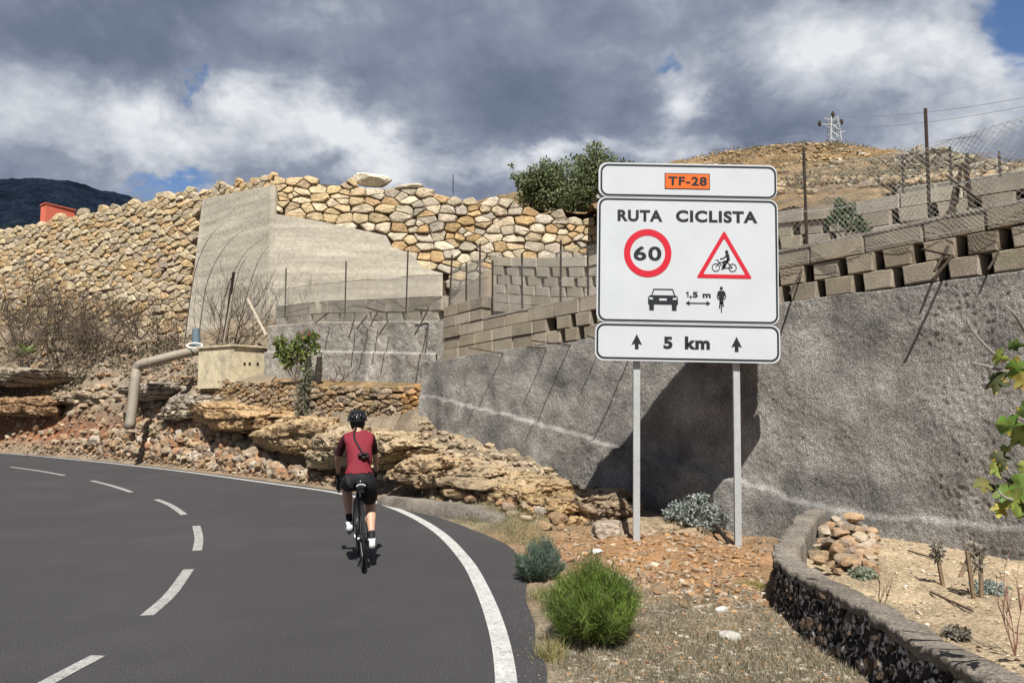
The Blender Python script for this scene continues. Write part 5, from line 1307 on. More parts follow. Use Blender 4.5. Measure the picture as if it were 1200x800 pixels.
# poinsettia
q = P(345, 448, 21.6)
t_ = thing('flowering_shrub', q, 'leafy green shrub with red flowers right of the yellowish box', 'shrub')
tips = branches('stem', t_, q, [(x, 0, 1.2) for x in (-.7, -.35, 0, .3, .6)], .65, .022, 1, [(.20, .16, .12)], 12, up=.4)
lc = [(P(px, py_, 21.6), (r_, r_, r_ * .8)) for px, py_, r_ in ((328, 402, .2), (340, 410, .22), (352, 400, .22), (365, 396, .2), (355, 415, .22), (338, 425, .2), (368, 408, .16), (330, 415, .2), (360, 430, .15))]
leaf_cloud('foliage', t_, lc, 900, .14, [(.17, .21, .045), (.12, .17, .035), (.21, .24, .07), (.08, .12, .03)], 13)
leaf_cloud('flowers', t_, [(P(px, py_, 21.5), (.09, .09, .06)) for px, py_ in ((353, 391), (362, 388), (370, 386), (357, 394), (372, 392))], 22, .11, [(.42, .10, .07), (.50, .20, .14)], 14)
for k, (px, py0, py1) in enumerate(((361, 440, 417), (373, 448, 418))):
    b = Buf(); b.tube([P(px, py0, 21.3), P(px + 1, (py0 + py1) / 2, 21.3), P(px + 1, py1, 21.3)], [.08, .09, .06], 7, (.05, .045, .035)); tag(b.obj('cactus_stem', 'twig'), ['dark upright stub just right of the flowering shrub', 'dark upright stub further right, past the flowering shrub'][k], 'stump')
# creeper hanging down the low stone wall
t_ = thing('creeper', P(357, 452, 20.9), 'grey-green creeper hanging over the low stone wall', 'creeper')
cl_ = [(P(357 + vr.uniform(-8, 8), y, 20.85), (.16, .1, .18)) for y in np.linspace(438, 492, 10)]
leaf_cloud('foliage', t_, cl_, 1500, .07, [(.20, .20, .14), (.25, .24, .19), (.14, .16, .09)], 15); branches('stem', t_, P(358, 440, 20.9), [(-.1, -.2, -1), (.1, -.2, -1), (0, -.2, -1)], .9, .012, 1, [(.2, .17, .14)], 16, up=-.3)
# small plants on slope
def rosette(base, n, ln, wd, cols, seed, label, name='agave'):
    t_ = thing(name, base, label, 'agave'); r_ = random.Random(seed)
    for i in range(n):
        a = 6.283 * i / n + r_.uniform(-.2, .2); el_ = r_.uniform(.35, 1.1); d = Vector((math.cos(a) * math.cos(el_), math.sin(a) * math.cos(el_), math.sin(el_))); s = Vector((-math.sin(a), math.cos(a), 0)) * wd
        p0 = Vector(base); p1 = p0 + d * ln * .5; p2 = p0 + d * ln * .85 - Vector((0, 0, ln * .08)); p3 = p0 + d * ln - Vector((0, 0, ln * .16)); dn = Vector((0, 0, -wd * .4))
        mesh_obj('leaf', [p0 - s * .7, p0 + s * .7, p1 - s, p1 + s, p2 - s * .6, p2 + s * .6, p3, p0 + dn, p1 + dn, p2 + dn], [(0, 7, 8, 2), (7, 1, 3, 8), (2, 8, 9, 4), (8, 3, 5, 9), (4, 9, 6), (9, 5, 6)], 'leaf', t_, tint=r_.choice(cols))
rosette(P(30, 415, 35.6), 14, .85, .09, [(.24, .30, .12), (.19, .26, .10)], 3, 'pale green agave on the left slope')
rosette(P(66, 412, 34.8), 10, .6, .08, [(.15, .20, .08), (.19, .25, .10)], 4, 'smaller darker green agave right of the pale one')
def tuft(x, y, z, h, n, cols, seed, rad=.05):
    r_ = np.random.default_rng(seed); p = np.array([x, y, z]) + np.concatenate([r_.normal(size=(n, 2)) * rad, np.zeros((n, 1))], 1)
    d = np.concatenate([r_.normal(size=(n, 2)) * .45, np.ones((n, 1))], 1) * (h * r_.uniform(.5, 1.1, (n, 1))); s = np.concatenate([r_.normal(size=(n, 2)), np.zeros((n, 1))], 1); s /= np.linalg.norm(s, axis=1)[:, None]
    return np.stack([p - s * .003, p + s * .003, p + d], 1).reshape(-1, 3), np.array(cols)[r_.integers(0, len(cols), n)] * r_.uniform(.7, 1.3, (n, 1))
def tufts(name, spots, cols, seed):
    V_, T_ = [], []
    for i, (x, y, z, h, n, rad) in enumerate(spots):
        v, t = tuft(x, y, z, h, n, cols, seed + i, rad); V_.append(v); T_.append(t)
    V_ = np.concatenate(V_); return mesh_obj(name, V_, np.arange(len(V_)).reshape(-1, 3), 'leaf', None, tint=np.concatenate(T_))
sp = []
for _ in range(1500):
    px = vr.uniform(625, 1000); py_ = vr.uniform(690, 815)
    q = G(px, py_)
    if road_dist(np.array([q.x]), np.array([q.y]))[0] > .12 and q.x < 2.2: sp.append((q.x, q.y, gz(q.x, q.y), vr.uniform(.02, .075), 18, .045))
tag(tufts('dry_grass', sp, [(.27, .24, .16), (.20, .175, .12), (.16, .145, .09), (.34, .30, .22)], 5), kind='stuff')
sp = []
for _ in range(300):
    px = vr.uniform(490, 640); py_ = 588 + (px - 490) * .22 + vr.uniform(-8, 22)
    q = G(px, py_)
    if road_dist(np.array([q.x]), np.array([q.y]))[0] > .15: sp.append((q.x, q.y, gz(q.x, q.y), vr.uniform(.05, .13), 34, .09))
tag(tufts('roadside_grass', sp, [(.22, .20, .09), (.17, .18, .06), (.26, .23, .13), (.30, .26, .17)], 900), kind='stuff')
for k, (px, py_, h, rad, n_, cols, lab) in enumerate(((646, 770, .16, .05, 260, [(.28, .26, .09), (.34, .30, .14)], 'yellow-green grass tuft at the left foot of the bright green bush'), (43, 528, .35, .25, 700, [(.20, .26, .05), (.28, .30, .09)], 'bright green weed at the far road edge on the left'),
        (935, 682, .09, .07, 300, [(.22, .24, .07), (.30, .28, .12)], 'small green-yellow weed against the black stone wall'), (885, 690, .08, .09, 300, [(.20, .22, .06), (.26, .26, .1)], 'low green weed near the far end of the black wall'), (636, 700, .13, .05, 220, [(.32, .30, .14), (.24, .25, .1)], 'dry yellow grass between the two bushes'))):
    q = G(px, py_); z = gz(q.x, q.y); v, t = tuft(q.x, q.y, z, h, n_, cols, 40 + k, rad); tag(mesh_obj('grass_tuft', v, np.arange(len(v)).reshape(-1, 3), 'leaf', tint=t), lab, 'grass tuft')
# planter plants
def pot(px, py_, Y): q = P(px, py_, Y); return Vector((q.x, Y, pz(q.x, Y)))
q = pot(1034, 700, 6.35); t_ = thing('sapling', q, 'small bare sapling with thin forked branches in the sandy bed', 'sapling')
branches('stem', t_, q, [(.05, 0, 1), (-.25, 0, 1)], .17, .008, 3, [(.30, .24, .15), (.36, .32, .18)], 5, spread=.35, up=.35, k=2)
for k, (px, Y, h, lean, lab) in enumerate(((1106, 7.1, .33, -.05, 'short brown stake alone in the middle of the sandy bed'), (1141, 6.7, .40, -.04, 'left stake of the pair tied together in the sandy bed'), (1149, 6.75, .42, .02, 'right stake of the pair tied together in the sandy bed'), (1123, 7.4, .16, .1, 'short crooked stub between the stakes'))):
    q = pot(px, 690, Y); b = Buf(); b.tube([q - Vector((0, 0, .05)), q + Vector((lean, 0, h))], [.02, .016], 6, (.25, .18, .12)); tag(b.obj('stake', 'twig'), lab, 'stake')
for k, (px, Y, z_, r_, lab) in enumerate(((1145, 6.72, .34, .10, 'dead grey leafy clump at the top of the paired stakes'), (1101, 7.1, .30, .07, 'withered grey leaves at the top of the lone stake'))):
    q = pot(px, 690, Y) + Vector((0, 0, z_)); t_ = thing('withered_plant', q, lab, 'plant'); leaf_cloud('foliage', t_, [(q, (r_ * .7, r_ * .7, r_ * 1.5))], 170, .045, [(.27, .25, .21), (.33, .30, .25), (.20, .19, .16)], 30 + k)
q = pot(1188, 740, 5.2); t_ = thing('sapling', q, 'reddish thin-stemmed plant at the right edge of the sandy bed', 'plant')
branches('stem', t_, q, [(0, 0, 1), (.1, 0, 1), (-.15, 0, .8)], .30, .006, 2, [(.36, .14, .13), (.30, .16, .13)], 9, spread=.3, up=.3, k=3)
for k, (px, py_, Y, r_, lab) in enumerate(((1012, 672, 7.4, .12, 'small grey-green plant beside the heap of stones in the bed'), (1160, 695, 6.9, .16, 'blue-grey low plant near the wall in the sandy bed'), (1120, 730, 5.6, .08, 'dark little withered plant in the front of the sandy bed'))):
    q = pot(px, py_, Y); t_ = thing('small_plant', q, lab, 'plant'); leaf_cloud('foliage', t_, [(q + Vector((0, 0, .03)), (r_, r_, .05))], 420, .04, [[(.20, .24, .18), (.26, .28, .2)], [(.24, .30, .27), (.30, .34, .3)], [(.18, .16, .13), (.24, .21, .17)]][k], 60 + k)
for a, c, lab in (((1065, 664, 8.4), (1100, 671, 8.0), 'thin dark stick lying near the wall in the sandy bed'), ((1090, 690, 6.9), (1140, 706, 6.2), 'thin dark cane lying across the middle of the sandy bed')):
    p0 = pot(a[0], a[1], a[2]); p1 = pot(c[0], c[1], c[2]); b = Buf(); b.tube([p0 + Vector((0, 0, .02)), p1 + Vector((0, 0, .02))], .01, 5, (.14, .10, .08)); tag(b.obj('stick', 'twig'), lab, 'stick')

# ---------------- fig tree at the right edge
ft = thing('fig_tree', (3.35, 3.7, .1), 'fig tree reaching in from the right edge with large lobed green leaves', 'tree')
b = Buf(); BKc = (.33, .30, .27)
b.tube([(3.35, 3.7, .05), (3.3, 3.75, .6), (3.15, 3.7, 1.1), (3.0, 3.6, 1.6)], [.06, .05, .04, .03], 8, BKc); b.obj('trunk', 'twig', ft)
def twig(pts, r0=.011, r1=.005):
    b = Buf(); pts = catmull([P(*q) for q in pts], 5); b.tube(pts, [r0 + (r1 - r0) * i / (len(pts) - 1) for i in range(len(pts))], 6, BKc); b.obj('branch', 'twig', ft)
twig([(1290, 470, 3.6), (1225, 440, 3.5), (1180, 435, 3.5), (1152, 428, 3.5), (1138, 425, 3.5)])
twig([(1225, 440, 3.5), (1180, 425, 3.5), (1150, 400, 3.5), (1135, 380, 3.5), (1133, 372, 3.5)], .009, .004)
twig([(1230, 430, 3.6), (1205, 395, 3.55), (1190, 370, 3.5), (1178, 358, 3.5)], .009, .004)
twig([(1290, 520, 3.6), (1230, 500, 3.5), (1195, 490, 3.45), (1183, 478, 3.45)], .008, .004)
twig([(1290, 600, 3.6), (1230, 585, 3.5), (1190, 560, 3.45), (1178, 545, 3.45)], .010, .004)
twig([(1230, 585, 3.5), (1185, 585, 3.4), (1170, 575, 3.4)], .008, .004)
LOB = [(0, -.02), (.10, .0), (.30, .06), (.34, .2), (.24, .3), (.40, .42), (.46, .62), (.34, .66), (.20, .56), (.16, .74), (.10, .95), (0, 1.05)]
def fig_leaf(px, py_, Y, s, ang, tiltx, tilty, col, rn):
    r_ = random.Random(rn); out = [(x, y) for x, y in LOB] + [(-x, y) for x, y in LOB[-2:0:-1]]; c = P(px, py_, Y); S_ = s
    Mx = Matrix.Rotation(ang, 3, 'Y') @ Matrix.Rotation(tilty, 3, 'Z') @ Matrix.Rotation(tiltx, 3, 'X')
    pts = []; spine = [(0, .05), (0, .3), (0, .55), (0, .8)]
    mk = lambda x, y: Mx @ Vector((x * S_, (.25 * abs(x) - .22 * (y - .4) ** 2 + .03 * math.sin(9 * x + 6 * y + rn)) * S_, (y - .45) * S_)) + c
    vs = [mk(x, y) for x, y in out]; n = len(out)
    ins = [mk(x * .5, y * .85 + .06) for x, y in out]; ce = mk(0, .45)
    fs = [(i, (i + 1) % n, n + (i + 1) % n, n + i) for i in range(n)] + [(n + i, n + (i + 1) % n, 2 * n) for i in range(n)]
    base_ = [col] * len(fs)
    t = [tuple(q * r_.uniform(.85, 1.1) for q in col) for _ in fs]
    if r_.random() < .5:
        for i in range(n):
            if r_.random() < .14: t[i] = (.36, .28, .05)
    mesh_obj('leaf', vs + ins + [ce], fs, 'leaf', ft, tint=np.array(t), smooth=True)
YG = (.26, .33, .07); DG = (.08, .135, .03); MG = (.15, .235, .045); OL = (.06, .07, .025)
k = 0
for px, py_, Y, s, ang, tx, ty, col in [(1172, 418, 3.45, .10, 1.9, -.5, .2, YG), (1168, 448, 3.5, .12, 3.0, .6, .9, OL), (1193, 432, 3.45, .12, 2.4, -.2, .2, MG), (1190, 405, 3.55, .07, 1.4, .2, .4, DG), (1200, 448, 3.4, .10, 2.9, .1, .2, (.30, .25, .06)),
        (1184, 499, 3.45, .13, 1.65, 1.05, .1, MG), (1196, 512, 3.4, .11, 2.6, .2, .3, YG), (1203, 480, 3.5, .10, 1.0, .1, .3, DG), (1172, 538, 3.45, .10, 2.7, .8, .4, OL), (1180, 528, 3.5, .10, .3, .4, .6, MG), (1168, 550, 3.45, .07, 2.9, .2, .1, YG), (1152, 568, 3.45, .09, 3.3, .7, .3, (.15, .14, .03)),
        (1178, 580, 3.45, .11, 3.4, .3, .2, MG), (1190, 588, 3.4, .13, 2.9, -.2, .1, YG), (1172, 597, 3.45, .08, 3.6, .4, .4, (.38, .36, .06)), (1200, 570, 3.4, .13, 3.1, .2, .5, MG), (1205, 600, 3.4, .12, 3.2, .3, .1, DG), (1186, 567, 3.5, .09, 4.4, .5, .4, OL), (1204, 548, 3.5, .08, 1.9, .6, .2, YG), (1162, 572, 3.5, .06, 3.9, .6, .2, OL)]:
    fig_leaf(px, py_, Y, s * 1.0, ang, tx, ty, col, k); k += 1
for _ in range(46):   # crown continuing beyond the frame
    px = vr.uniform(1225, 1420); py_ = vr.uniform(320, 640); fig_leaf(px, py_, vr.uniform(3.1, 4.1), .13, vr.uniform(1, 4.5), vr.uniform(-.8, 1), vr.uniform(-.8, .8), vr.choice([YG, MG, DG]), k); k += 1
# stone terraces on the right hilltop
rnd = random.Random(31)
HW = Path([X_(1062, 33), X_(1120, 31), X_(1200, 29), X_(1290, 27)]); hwt = prof(HW, [(1062, 181), (1075, 174), (1120, 172), (1165, 182), (1200, 190), (1290, 205)])
t_ = thing('dry_stone_wall', HW.at(0, 8), 'pale stone wall on the right hilltop behind the fences', 'stone wall')
sheet(HW, 0, HW.len, 30, lambda u: hwt(u) - 2.4, lambda u: hwt(u) - .1, 6, lambda u, z, t: -.05, 'wall_core', 'joint_earth', t_, top=.4)
terrace(lambda s: T3.at(T3.len * s, 0, -.3)[:2], lambda s: HW.at(HW.len * s, 0, .1)[:2], lambda s: t3t(T3.len * s) - .25, lambda s: hwt(HW.len * s) - 2.1, 'upper_terrace', amp=.3)
items = []
FH = lambda u, v, w_: HW.at(min(max(u, 0), HW.len), v, w_)
for poly, sd_ in stones(0, HW.len, 7.5, 14, .52, .30, lambda u, v: hwt(u) - 2.3 < v < hwt(u) - .05, rnd):
    vs, fs, sz = stone_mesh(poly, FH, .03, .15, rnd.uniform(.03, .1), rnd); items.append((vs, fs, sz, pick([(.50, .44, .33), (.45, .39, .29), (.52, .47, .38)], rnd)))
emit_stones(items, t_, 'stone', 'stone', 290)
sb = []
for _ in range(150):
    px = vr.uniform(-20, 235); py_ = vr.uniform(378, 440) if vr.random() < .8 else vr.uniform(378, 470)
    Y = np.interp(px, [-20, 235], [39.5, 31]) - (py_ - 378) * .085; q = P(px, py_, Y); r1 = vr.uniform(.25, .8); sb.append(((q.x, Y, gz(q.x, Y) + .12), (r1, r1 * .7, .28)))
tag(leaf_cloud('slope_scrub', None, sb, 9500, .12, [(.20, .16, .12), (.15, .12, .09), (.26, .21, .16), (.14, .14, .07), (.13, .11, .09)], 45, mat='twig'), kind='stuff')
# scrub over the hill
lst = []
hr = random.Random(8)
def hill_pts(n, x0, x1, y0, y1):
    out = []
    for _ in range(n):
        px = hr.uniform(x0, x1); Y = hr.uniform(y0, y1); x = (px - 600) / 900 * Y; out.append((x, Y, hz(x, Y) + .1))
    return out
b = Buf()
for x, y, z in hill_pts(1100, 770, 1230, 20, 62):
    s = hr.uniform(.08, .30); v, f = protos[hr.randrange(8, 16)]; b.add(v * s + np.array([x, y, z + .1]), f, pick([(.42, .32, .20), (.38, .27, .15), (.5, .43, .33), (.46, .34, .2)], hr))
tag(b.obj('hill_rocks', 'stone'), kind='stuff')
cl_ = [((x, y, z + .15), (hr.uniform(.3, 1.0),) * 2 + (.22,)) for x, y, z in hill_pts(200, 770, 1230, 22, 62)]
o = leaf_cloud('hill_scrub', None, cl_, 15000, .12, [(.20, .17, .09), (.15, .13, .07), (.26, .20, .12), (.11, .11, .06)], 44); tag(o, kind='stuff')
# ================================================================ bicycle and rider
RW_ = G(425, 668)                                    # rear wheel contact
HEAD = R(14)
BM = Matrix.Translation((RW_.x, RW_.y, .004)) @ Matrix.Rotation(HEAD, 4, 'Z') @ Matrix.Rotation(R(-2.0), 4, 'Y')
def T_(p): return BM @ Vector(p)
def ring_tube(b, c, R_, r, n=40, m=8, t=None):
    vs, fs = [], []
    for i in range(n):
        a = 2 * math.pi * i / n
        for j in range(m):
            q = 2 * math.pi * j / m; rr = R_ + r * math.cos(q)
            vs.append(T_((c[0] + r * math.sin(q), c[1] + rr * math.cos(a), c[2] + rr * math.sin(a))))
    for i in range(n):
        for j in range(m): fs.append((i * m + j, ((i + 1) % n) * m + j, ((i + 1) % n) * m + (j + 1) % m, i * m + (j + 1) % m))
    b.add(vs, fs, t)
def tb(name, pts, r, mat, parent, n=8, smooth=True):
    b = Buf(); b.tube([T_(p) for p in pts], r, n); return b.obj(name, mat, parent, smooth=smooth, origin=PLOC[bike.name] if parent_is_bike(parent) else PLOC[pers.name])
bike = thing('bicycle', RW_, 'black road bicycle ridden by the cyclist, seen from behind', 'bicycle')
pers = thing('person', RW_ + Vector((0, .2, 0)), 'cyclist seen from behind in crimson jersey, black shorts and black helmet', 'person')
BK_ = set()
def parent_is_bike(p):
    while p is not None:
        if p == bike: return True
        p = p.parent
    return False
Rr_ = .335
for cy in (0.0, .99):
    b = Buf(); ring_tube(b, (0, cy, Rr_ + .003), Rr_ - .0, .0145, 48, 8); wh = b.obj('wheel', 'rubber', bike, smooth=True)
    b = Buf(); ring_tube(b, (0, cy, Rr_ + .003), Rr_ - .028, .012, 40, 6); b.obj('rim', 'black_gloss', wh, smooth=True, origin=PLOC[bike.name])
    b = Buf(); b.tube([T_((-.05, cy, Rr_)), T_((.05, cy, Rr_))], .018, 8); b.obj('hub', 'chrome', wh, origin=PLOC[bike.name])
    b = Buf()
    for i in range(20):
        a = 2 * math.pi * i / 20; sx = .022 if i % 2 else -.022
        b.tube([T_((sx, cy, Rr_)), T_((0, cy + math.cos(a + .25) * (Rr_ - .03), Rr_ + math.sin(a + .25) * (Rr_ - .03)))], .0014, 3)
    b.obj('spokes', 'chrome', wh, origin=PLOC[bike.name])
BB = (0, .41, .27); ST = (0, .27, .74); HT = (0, .80, .82); HB = (0, .84, .70)
fr = Buf()
for a, c, r in ((BB, ST, .017), (ST, HT, .015), (BB, HB, .021), (HT, HB, .02)): fr.tube([T_(a), T_(c)], r, 8)
for s in (-1, 1):
    fr.tube([T_((s * .02, .41, .27)), T_((s * .062, .0, Rr_))], .010, 6); fr.tube([T_((s * .012, .27, .72)), T_((s * .045, .10, .53)), T_((s * .062, 0, Rr_))], .008, 6)
fr.obj('frame', 'black_gloss', bike, smooth=True)
fk = Buf()
for s in (-1, 1): fk.tube([T_((s * .012, .84, .70)), T_((s * .042, .87, .62)), T_((s * .05, .99, Rr_))], .011, 6)
fk.obj('fork', 'black_gloss', bike, smooth=True)
tb('seat_post', [ST, (0, .225, .90)], .014, 'chrome', bike)
# saddle
b = Buf(); prof_ = [(-.03, .030), (.0, .070), (.05, .072), (.12, .045), (.2, .024), (.26, .018)]; n = 8; vs = []
for y, hw in prof_:
    for j in range(n):
        a = 2 * math.pi * j / n; vs.append(T_((hw * math.cos(a), .10 + y, .93 + .02 * math.sin(a) - .02 * (abs(math.cos(a)) ** 2))))
fs = [(i * n + j, i * n + (j + 1) % n, (i + 1) * n + (j + 1) % n, (i + 1) * n + j) for i in range(len(prof_) - 1) for j in range(n)] + [tuple(range(n))[::-1], tuple(range((len(prof_) - 1) * n, len(prof_) * n))]
b.add(vs, fs); b.obj('saddle', 'black_gloss', bike, smooth=True)
# light curved strip under the saddle (reflective)
vs = []; 
for i in range(9):
    a = R(30 + 120 * i / 8); vs += [T_((.058 * math.cos(a), .045, .860 + .040 * math.sin(a))), T_((.058 * math.cos(a), .045, .875 + .040 * math.sin(a)))]
b = Buf(); b.add(vs, [(2 * i, 2 * i + 2, 2 * i + 3, 2 * i + 1) for i in range(8)]); b.obj('reflective_strip', 'reflector', bike)
b = Buf(); b.box((0, 0, 0), (.07, .08, .07), M4=BM @ Matrix.Translation((0, .12, .85))); b.obj('saddle_bag', 'black_cloth', bike)
tb('stem', [HT, (0, .78, .86), (0, .87, .885)], .016, 'black_gloss', bike)
hbp = []
for s in (-1, 1):
    b = Buf(); pts = catmull([(0, .87, .885), (s * .12, .87, .885), (s * .20, .87, .885), (s * .215, .95, .885), (s * .22, .985, .83), (s * .22, .94, .765), (s * .22, .86, .76)], 4)
    b.tube([T_(p) for p in pts], .0155, 8); b.obj('handlebar', 'rubber', bike, smooth=True)
    tb('brake_hood', [(s * .215, .94, .895), (s * .215, 1.0, .925), (s * .215, 1.02, .95)], [.018, .017, .012], 'rubber', bike); tb('brake_lever', [(s * .215, 1.01, .915), (s * .215, 1.03, .85), (s * .215, 1.0, .79)], .007, 'black_gloss', bike)
CA = R(32); cranks = {}
for s, ang in ((-1, CA), (1, CA + math.pi)):
    q = (s * .075, .41 + .17 * math.cos(ang), .27 + .17 * math.sin(ang)); cranks[s] = q
    tb('crank', [(s * .055, .41, .27), q], .011, 'chrome', bike); tb('pedal', [(s * .08, q[1] - .035, q[2]), (s * .08, q[1] + .035, q[2])], .022, 'black_gloss', bike)
b = Buf(); ring_tube(b, (.05, .41, .27), .09, .004, 28, 5); b.obj('chainring', 'black_gloss', bike)
b = Buf(); b.tube([T_((.048, .41, .36)), T_((.048, 0, .375))], .004, 4); b.tube([T_((.048, .41, .18)), T_((.05, .02, .22)), T_((.05, .0, .30))], .004, 4); b.obj('chain', 'chrome', bike)
b = Buf(); b.box((0, 0, 0), (.025, .04, .11), M4=BM @ Matrix.Translation((.06, .01, .25))); b.tube([T_((-.03, 0, Rr_)), T_((.05, 0, Rr_))], .05, 14); b.obj('rear_derailleur', 'black_gloss', bike)
b = Buf(); b.box((0, 0, 0), (.03, .05, .06), M4=BM @ Matrix.Translation((0, .045, .70))); b.obj('rear_brake', 'black_gloss', bike)
b = Buf(); b.tube([T_((0, .50, .36)), T_((0, .57, .56))], .036, 10); b.obj('water_bottle', 'shoe', bike, smooth=True)

# ---- rider: joints in bicycle space (x right, y forward, z up)
aL = (-.115, cranks[-1][1] - .075, cranks[-1][2] + .095); aR = (.115, cranks[1][1] - .075, cranks[1][2] + .115)
def knee(h, a, L1=.415, L2=.415, out=0.0):
    h = Vector(h); a = Vector(a); d = a - h; D_ = min(d.length, L1 + L2 - .01); m = h + d * .5; hh = math.sqrt(max(L1 * L1 - (D_ / 2) ** 2, 0)); f_ = Vector((out, 1, .3)); f_ = (f_ - d.normalized() * f_.dot(d.normalized())).normalized(); return m + f_ * hh
hL, hR = Vector((-.088, .20, .93)), Vector((.088, .20, .93)); kL, kR = knee(hL, aL, out=-.12), knee(hR, aR, out=.05)
J = {}; vlist = []; edges = []; rads = []
def jn(name, p, r, par=None):
    J[name] = len(vlist); vlist.append(T_(p)); rads.append(r if isinstance(r, tuple) else (r, r))
    if par: edges.append((J[par], J[name]))
jn('pelvis', (0, .19, .96), (.165, .125)); jn('waist', (0, .27, 1.10), (.150, .105), 'pelvis'); jn('rib', (0, .37, 1.25), (.162, .115), 'waist'); jn('chest', (0, .455, 1.36), (.165, .115), 'rib')
jn('neck0', (0, .52, 1.44), (.062, .06), 'chest'); jn('neck1', (0, .575, 1.505), (.052, .052), 'neck0'); jn('head', (0, .62, 1.575), (.072, .085), 'neck1'); jn('crown', (0, .62, 1.64), (.07, .08), 'head')
for s, tag_, h_, k_, a_ in ((-1, 'L', hL, kL, aL), (1, 'R', hR, kR, aR)):
    jn('hip' + tag_, h_, (.115, .115), 'pelvis'); mid = Vector(h_).lerp(k_, .5); jn('th' + tag_, mid, (.092, .092), 'hip' + tag_); jn('kn' + tag_, k_, (.060, .060), 'th' + tag_)
    c_ = Vector(k_).lerp(Vector(a_), .33) + Vector((0, -.02, 0)); jn('cf' + tag_, c_, (.062, .062), 'kn' + tag_); c_ = Vector(k_).lerp(Vector(a_), .75); jn('sh' + tag_, c_, (.037, .037), 'cf' + tag_); jn('an' + tag_, a_, (.034, .034), 'sh' + tag_)
    ft_ = Vector(a_) + Vector((0, .04, -.065)); jn('he' + tag_, Vector(a_) + Vector((0, -.01, -.05)), (.03, .03), 'an' + tag_); jn('to' + tag_, Vector(a_) + Vector((s * .01, .16, -.085)), (.034, .024), 'he' + tag_)
    sh_ = Vector((s * .145, .485, 1.40)); el_ = Vector((s * .235, .63, 1.165)) if s < 0 else Vector((s * .20, .66, 1.17)); wr_ = Vector((s * .225, .865, .985))
    jn('sd' + tag_, sh_, (.056, .056), 'chest'); jn('ua' + tag_, sh_.lerp(el_, .5), (.043, .043), 'sd' + tag_); jn('el' + tag_, el_, (.036, .036), 'ua' + tag_); jn('fa' + tag_, el_.lerp(wr_, .4), (.035, .035), 'el' + tag_)
    jn('wr' + tag_, wr_, (.024, .024), 'fa' + tag_); pa_ = Vector((s * .217, .925, .945)); jn('pa' + tag_, pa_, (.034, .022), 'wr' + tag_)
    for i in range(4):   # fingers curl round the hood
        x = s * (.217 - .0) ; off = -.028 + .0185 * i
        p1 = pa_ + Vector((s * .018, .045 + off * .3, .012 + off * .5)); p2 = p1 + Vector((s * -.002, .026 - .004 * abs(i - 1), -.020 + off * .35)); p3 = p2 + Vector((-s * .022, .004, -.022))
        jn('f1%d%s' % (i, tag_), p1, .0095, 'pa' + tag_); jn('f2%d%s' % (i, tag_), p2, .0085, 'f1%d%s' % (i, tag_)); jn('f3%d%s' % (i, tag_), p3, .0075, 'f2%d%s' % (i, tag_))
    t1 = pa_ + Vector((-s * .026, .012, .012)); jn('t1' + tag_, t1, .011, 'pa' + tag_); jn('t2' + tag_, t1 + Vector((-s * .008, .032, -.004)), .009, 't1' + tag_)
me = bpy.data.meshes.new('skeleton'); me.from_pydata([tuple(v) for v in vlist], edges, []); me.update()
so = bpy.data.objects.new('skeleton', me); COL.objects.link(so); md = so.modifiers.new('skin', 'SKIN'); md.use_smooth_shade = True; md.branch_smoothing = .5
for i, r in enumerate(rads): me.skin_vertices[0].data[i].radius = r; me.skin_vertices[0].data[i].use_root = (i == 0)
ms_ = so.modifiers.new('sub', 'SUBSURF'); ms_.levels = 3; ms_.render_levels = 3
dg = bpy.context.evaluated_depsgraph_get(); em = so.evaluated_get(dg).to_mesh()
bv = np.array([v.co[:] for v in em.vertices]); bn = np.array([v.normal[:] for v in em.vertices]); bf = [list(p.vertices) for p in em.polygons]
so.evaluated_get(dg).to_mesh_clear(); bpy.data.objects.remove(so)
print('body verts', len(bv))
# nearest skeleton edge of each vertex gives the garment
segs = [(np.array(vlist[a]), np.array(vlist[c]), list(J)[c], list(J)[a]) for a, c in edges]
bd = np.full(len(bv), 1e9); bi = np.zeros(len(bv), int); bt = np.zeros(len(bv))
for k, (a, c, _, _) in enumerate(segs):
    d = c - a; t = np.clip(((bv - a) @ d) / (d @ d), 0, 1); q = np.linalg.norm(bv - a - t[:, None] * d, axis=1) - .5 * (rads[J[segs[k][3]]][0] * (1 - t) + rads[J[segs[k][2]]][0] * t)
    m = q < bd; bd[m] = q[m]; bi[m] = k; bt[m] = t[m]
ends = [s[2] for s in segs]
loc = np.array([BM.inverted() @ Vector(p) for p in bv])
cls = np.zeros(len(bv), int)   # 0 skin 1 jersey 2 sleeve 3 shorts 4 sock 5 glove
for i in range(len(bv)):
    e = ends[bi[i]]; t = bt[i]; z = loc[i][2]; y = loc[i][1]
    if e in ('waist', 'rib', 'chest') or (e.startswith('hip')): cls[i] = 1 if (z - 1.0) > -.35 * (y - .25) else 3
    elif e == 'neck0': cls[i] = 1 if t < .7 else 0
    elif e[:2] == 'sd': cls[i] = 1 if abs(loc[i][0]) < .145 else 2
    elif e[:2] == 'ua': cls[i] = 2
    elif e[:2] == 'el': cls[i] = 2 if t < .55 else 0
    elif e[:2] == 'th': cls[i] = 3
    elif e[:2] == 'kn': cls[i] = 3 if t < .45 else 0
    elif e[:2] == 'an': cls[i] = 4 if t > .2 else 0
    elif e[:2] in ('he', 'to'): cls[i] = 6
    elif e[:2] in ('pa',) or e[0] in 'ft' and e[1] in '123': cls[i] = 5
mesh_obj('body', bv, bf, 'skin', pers, smooth=True)
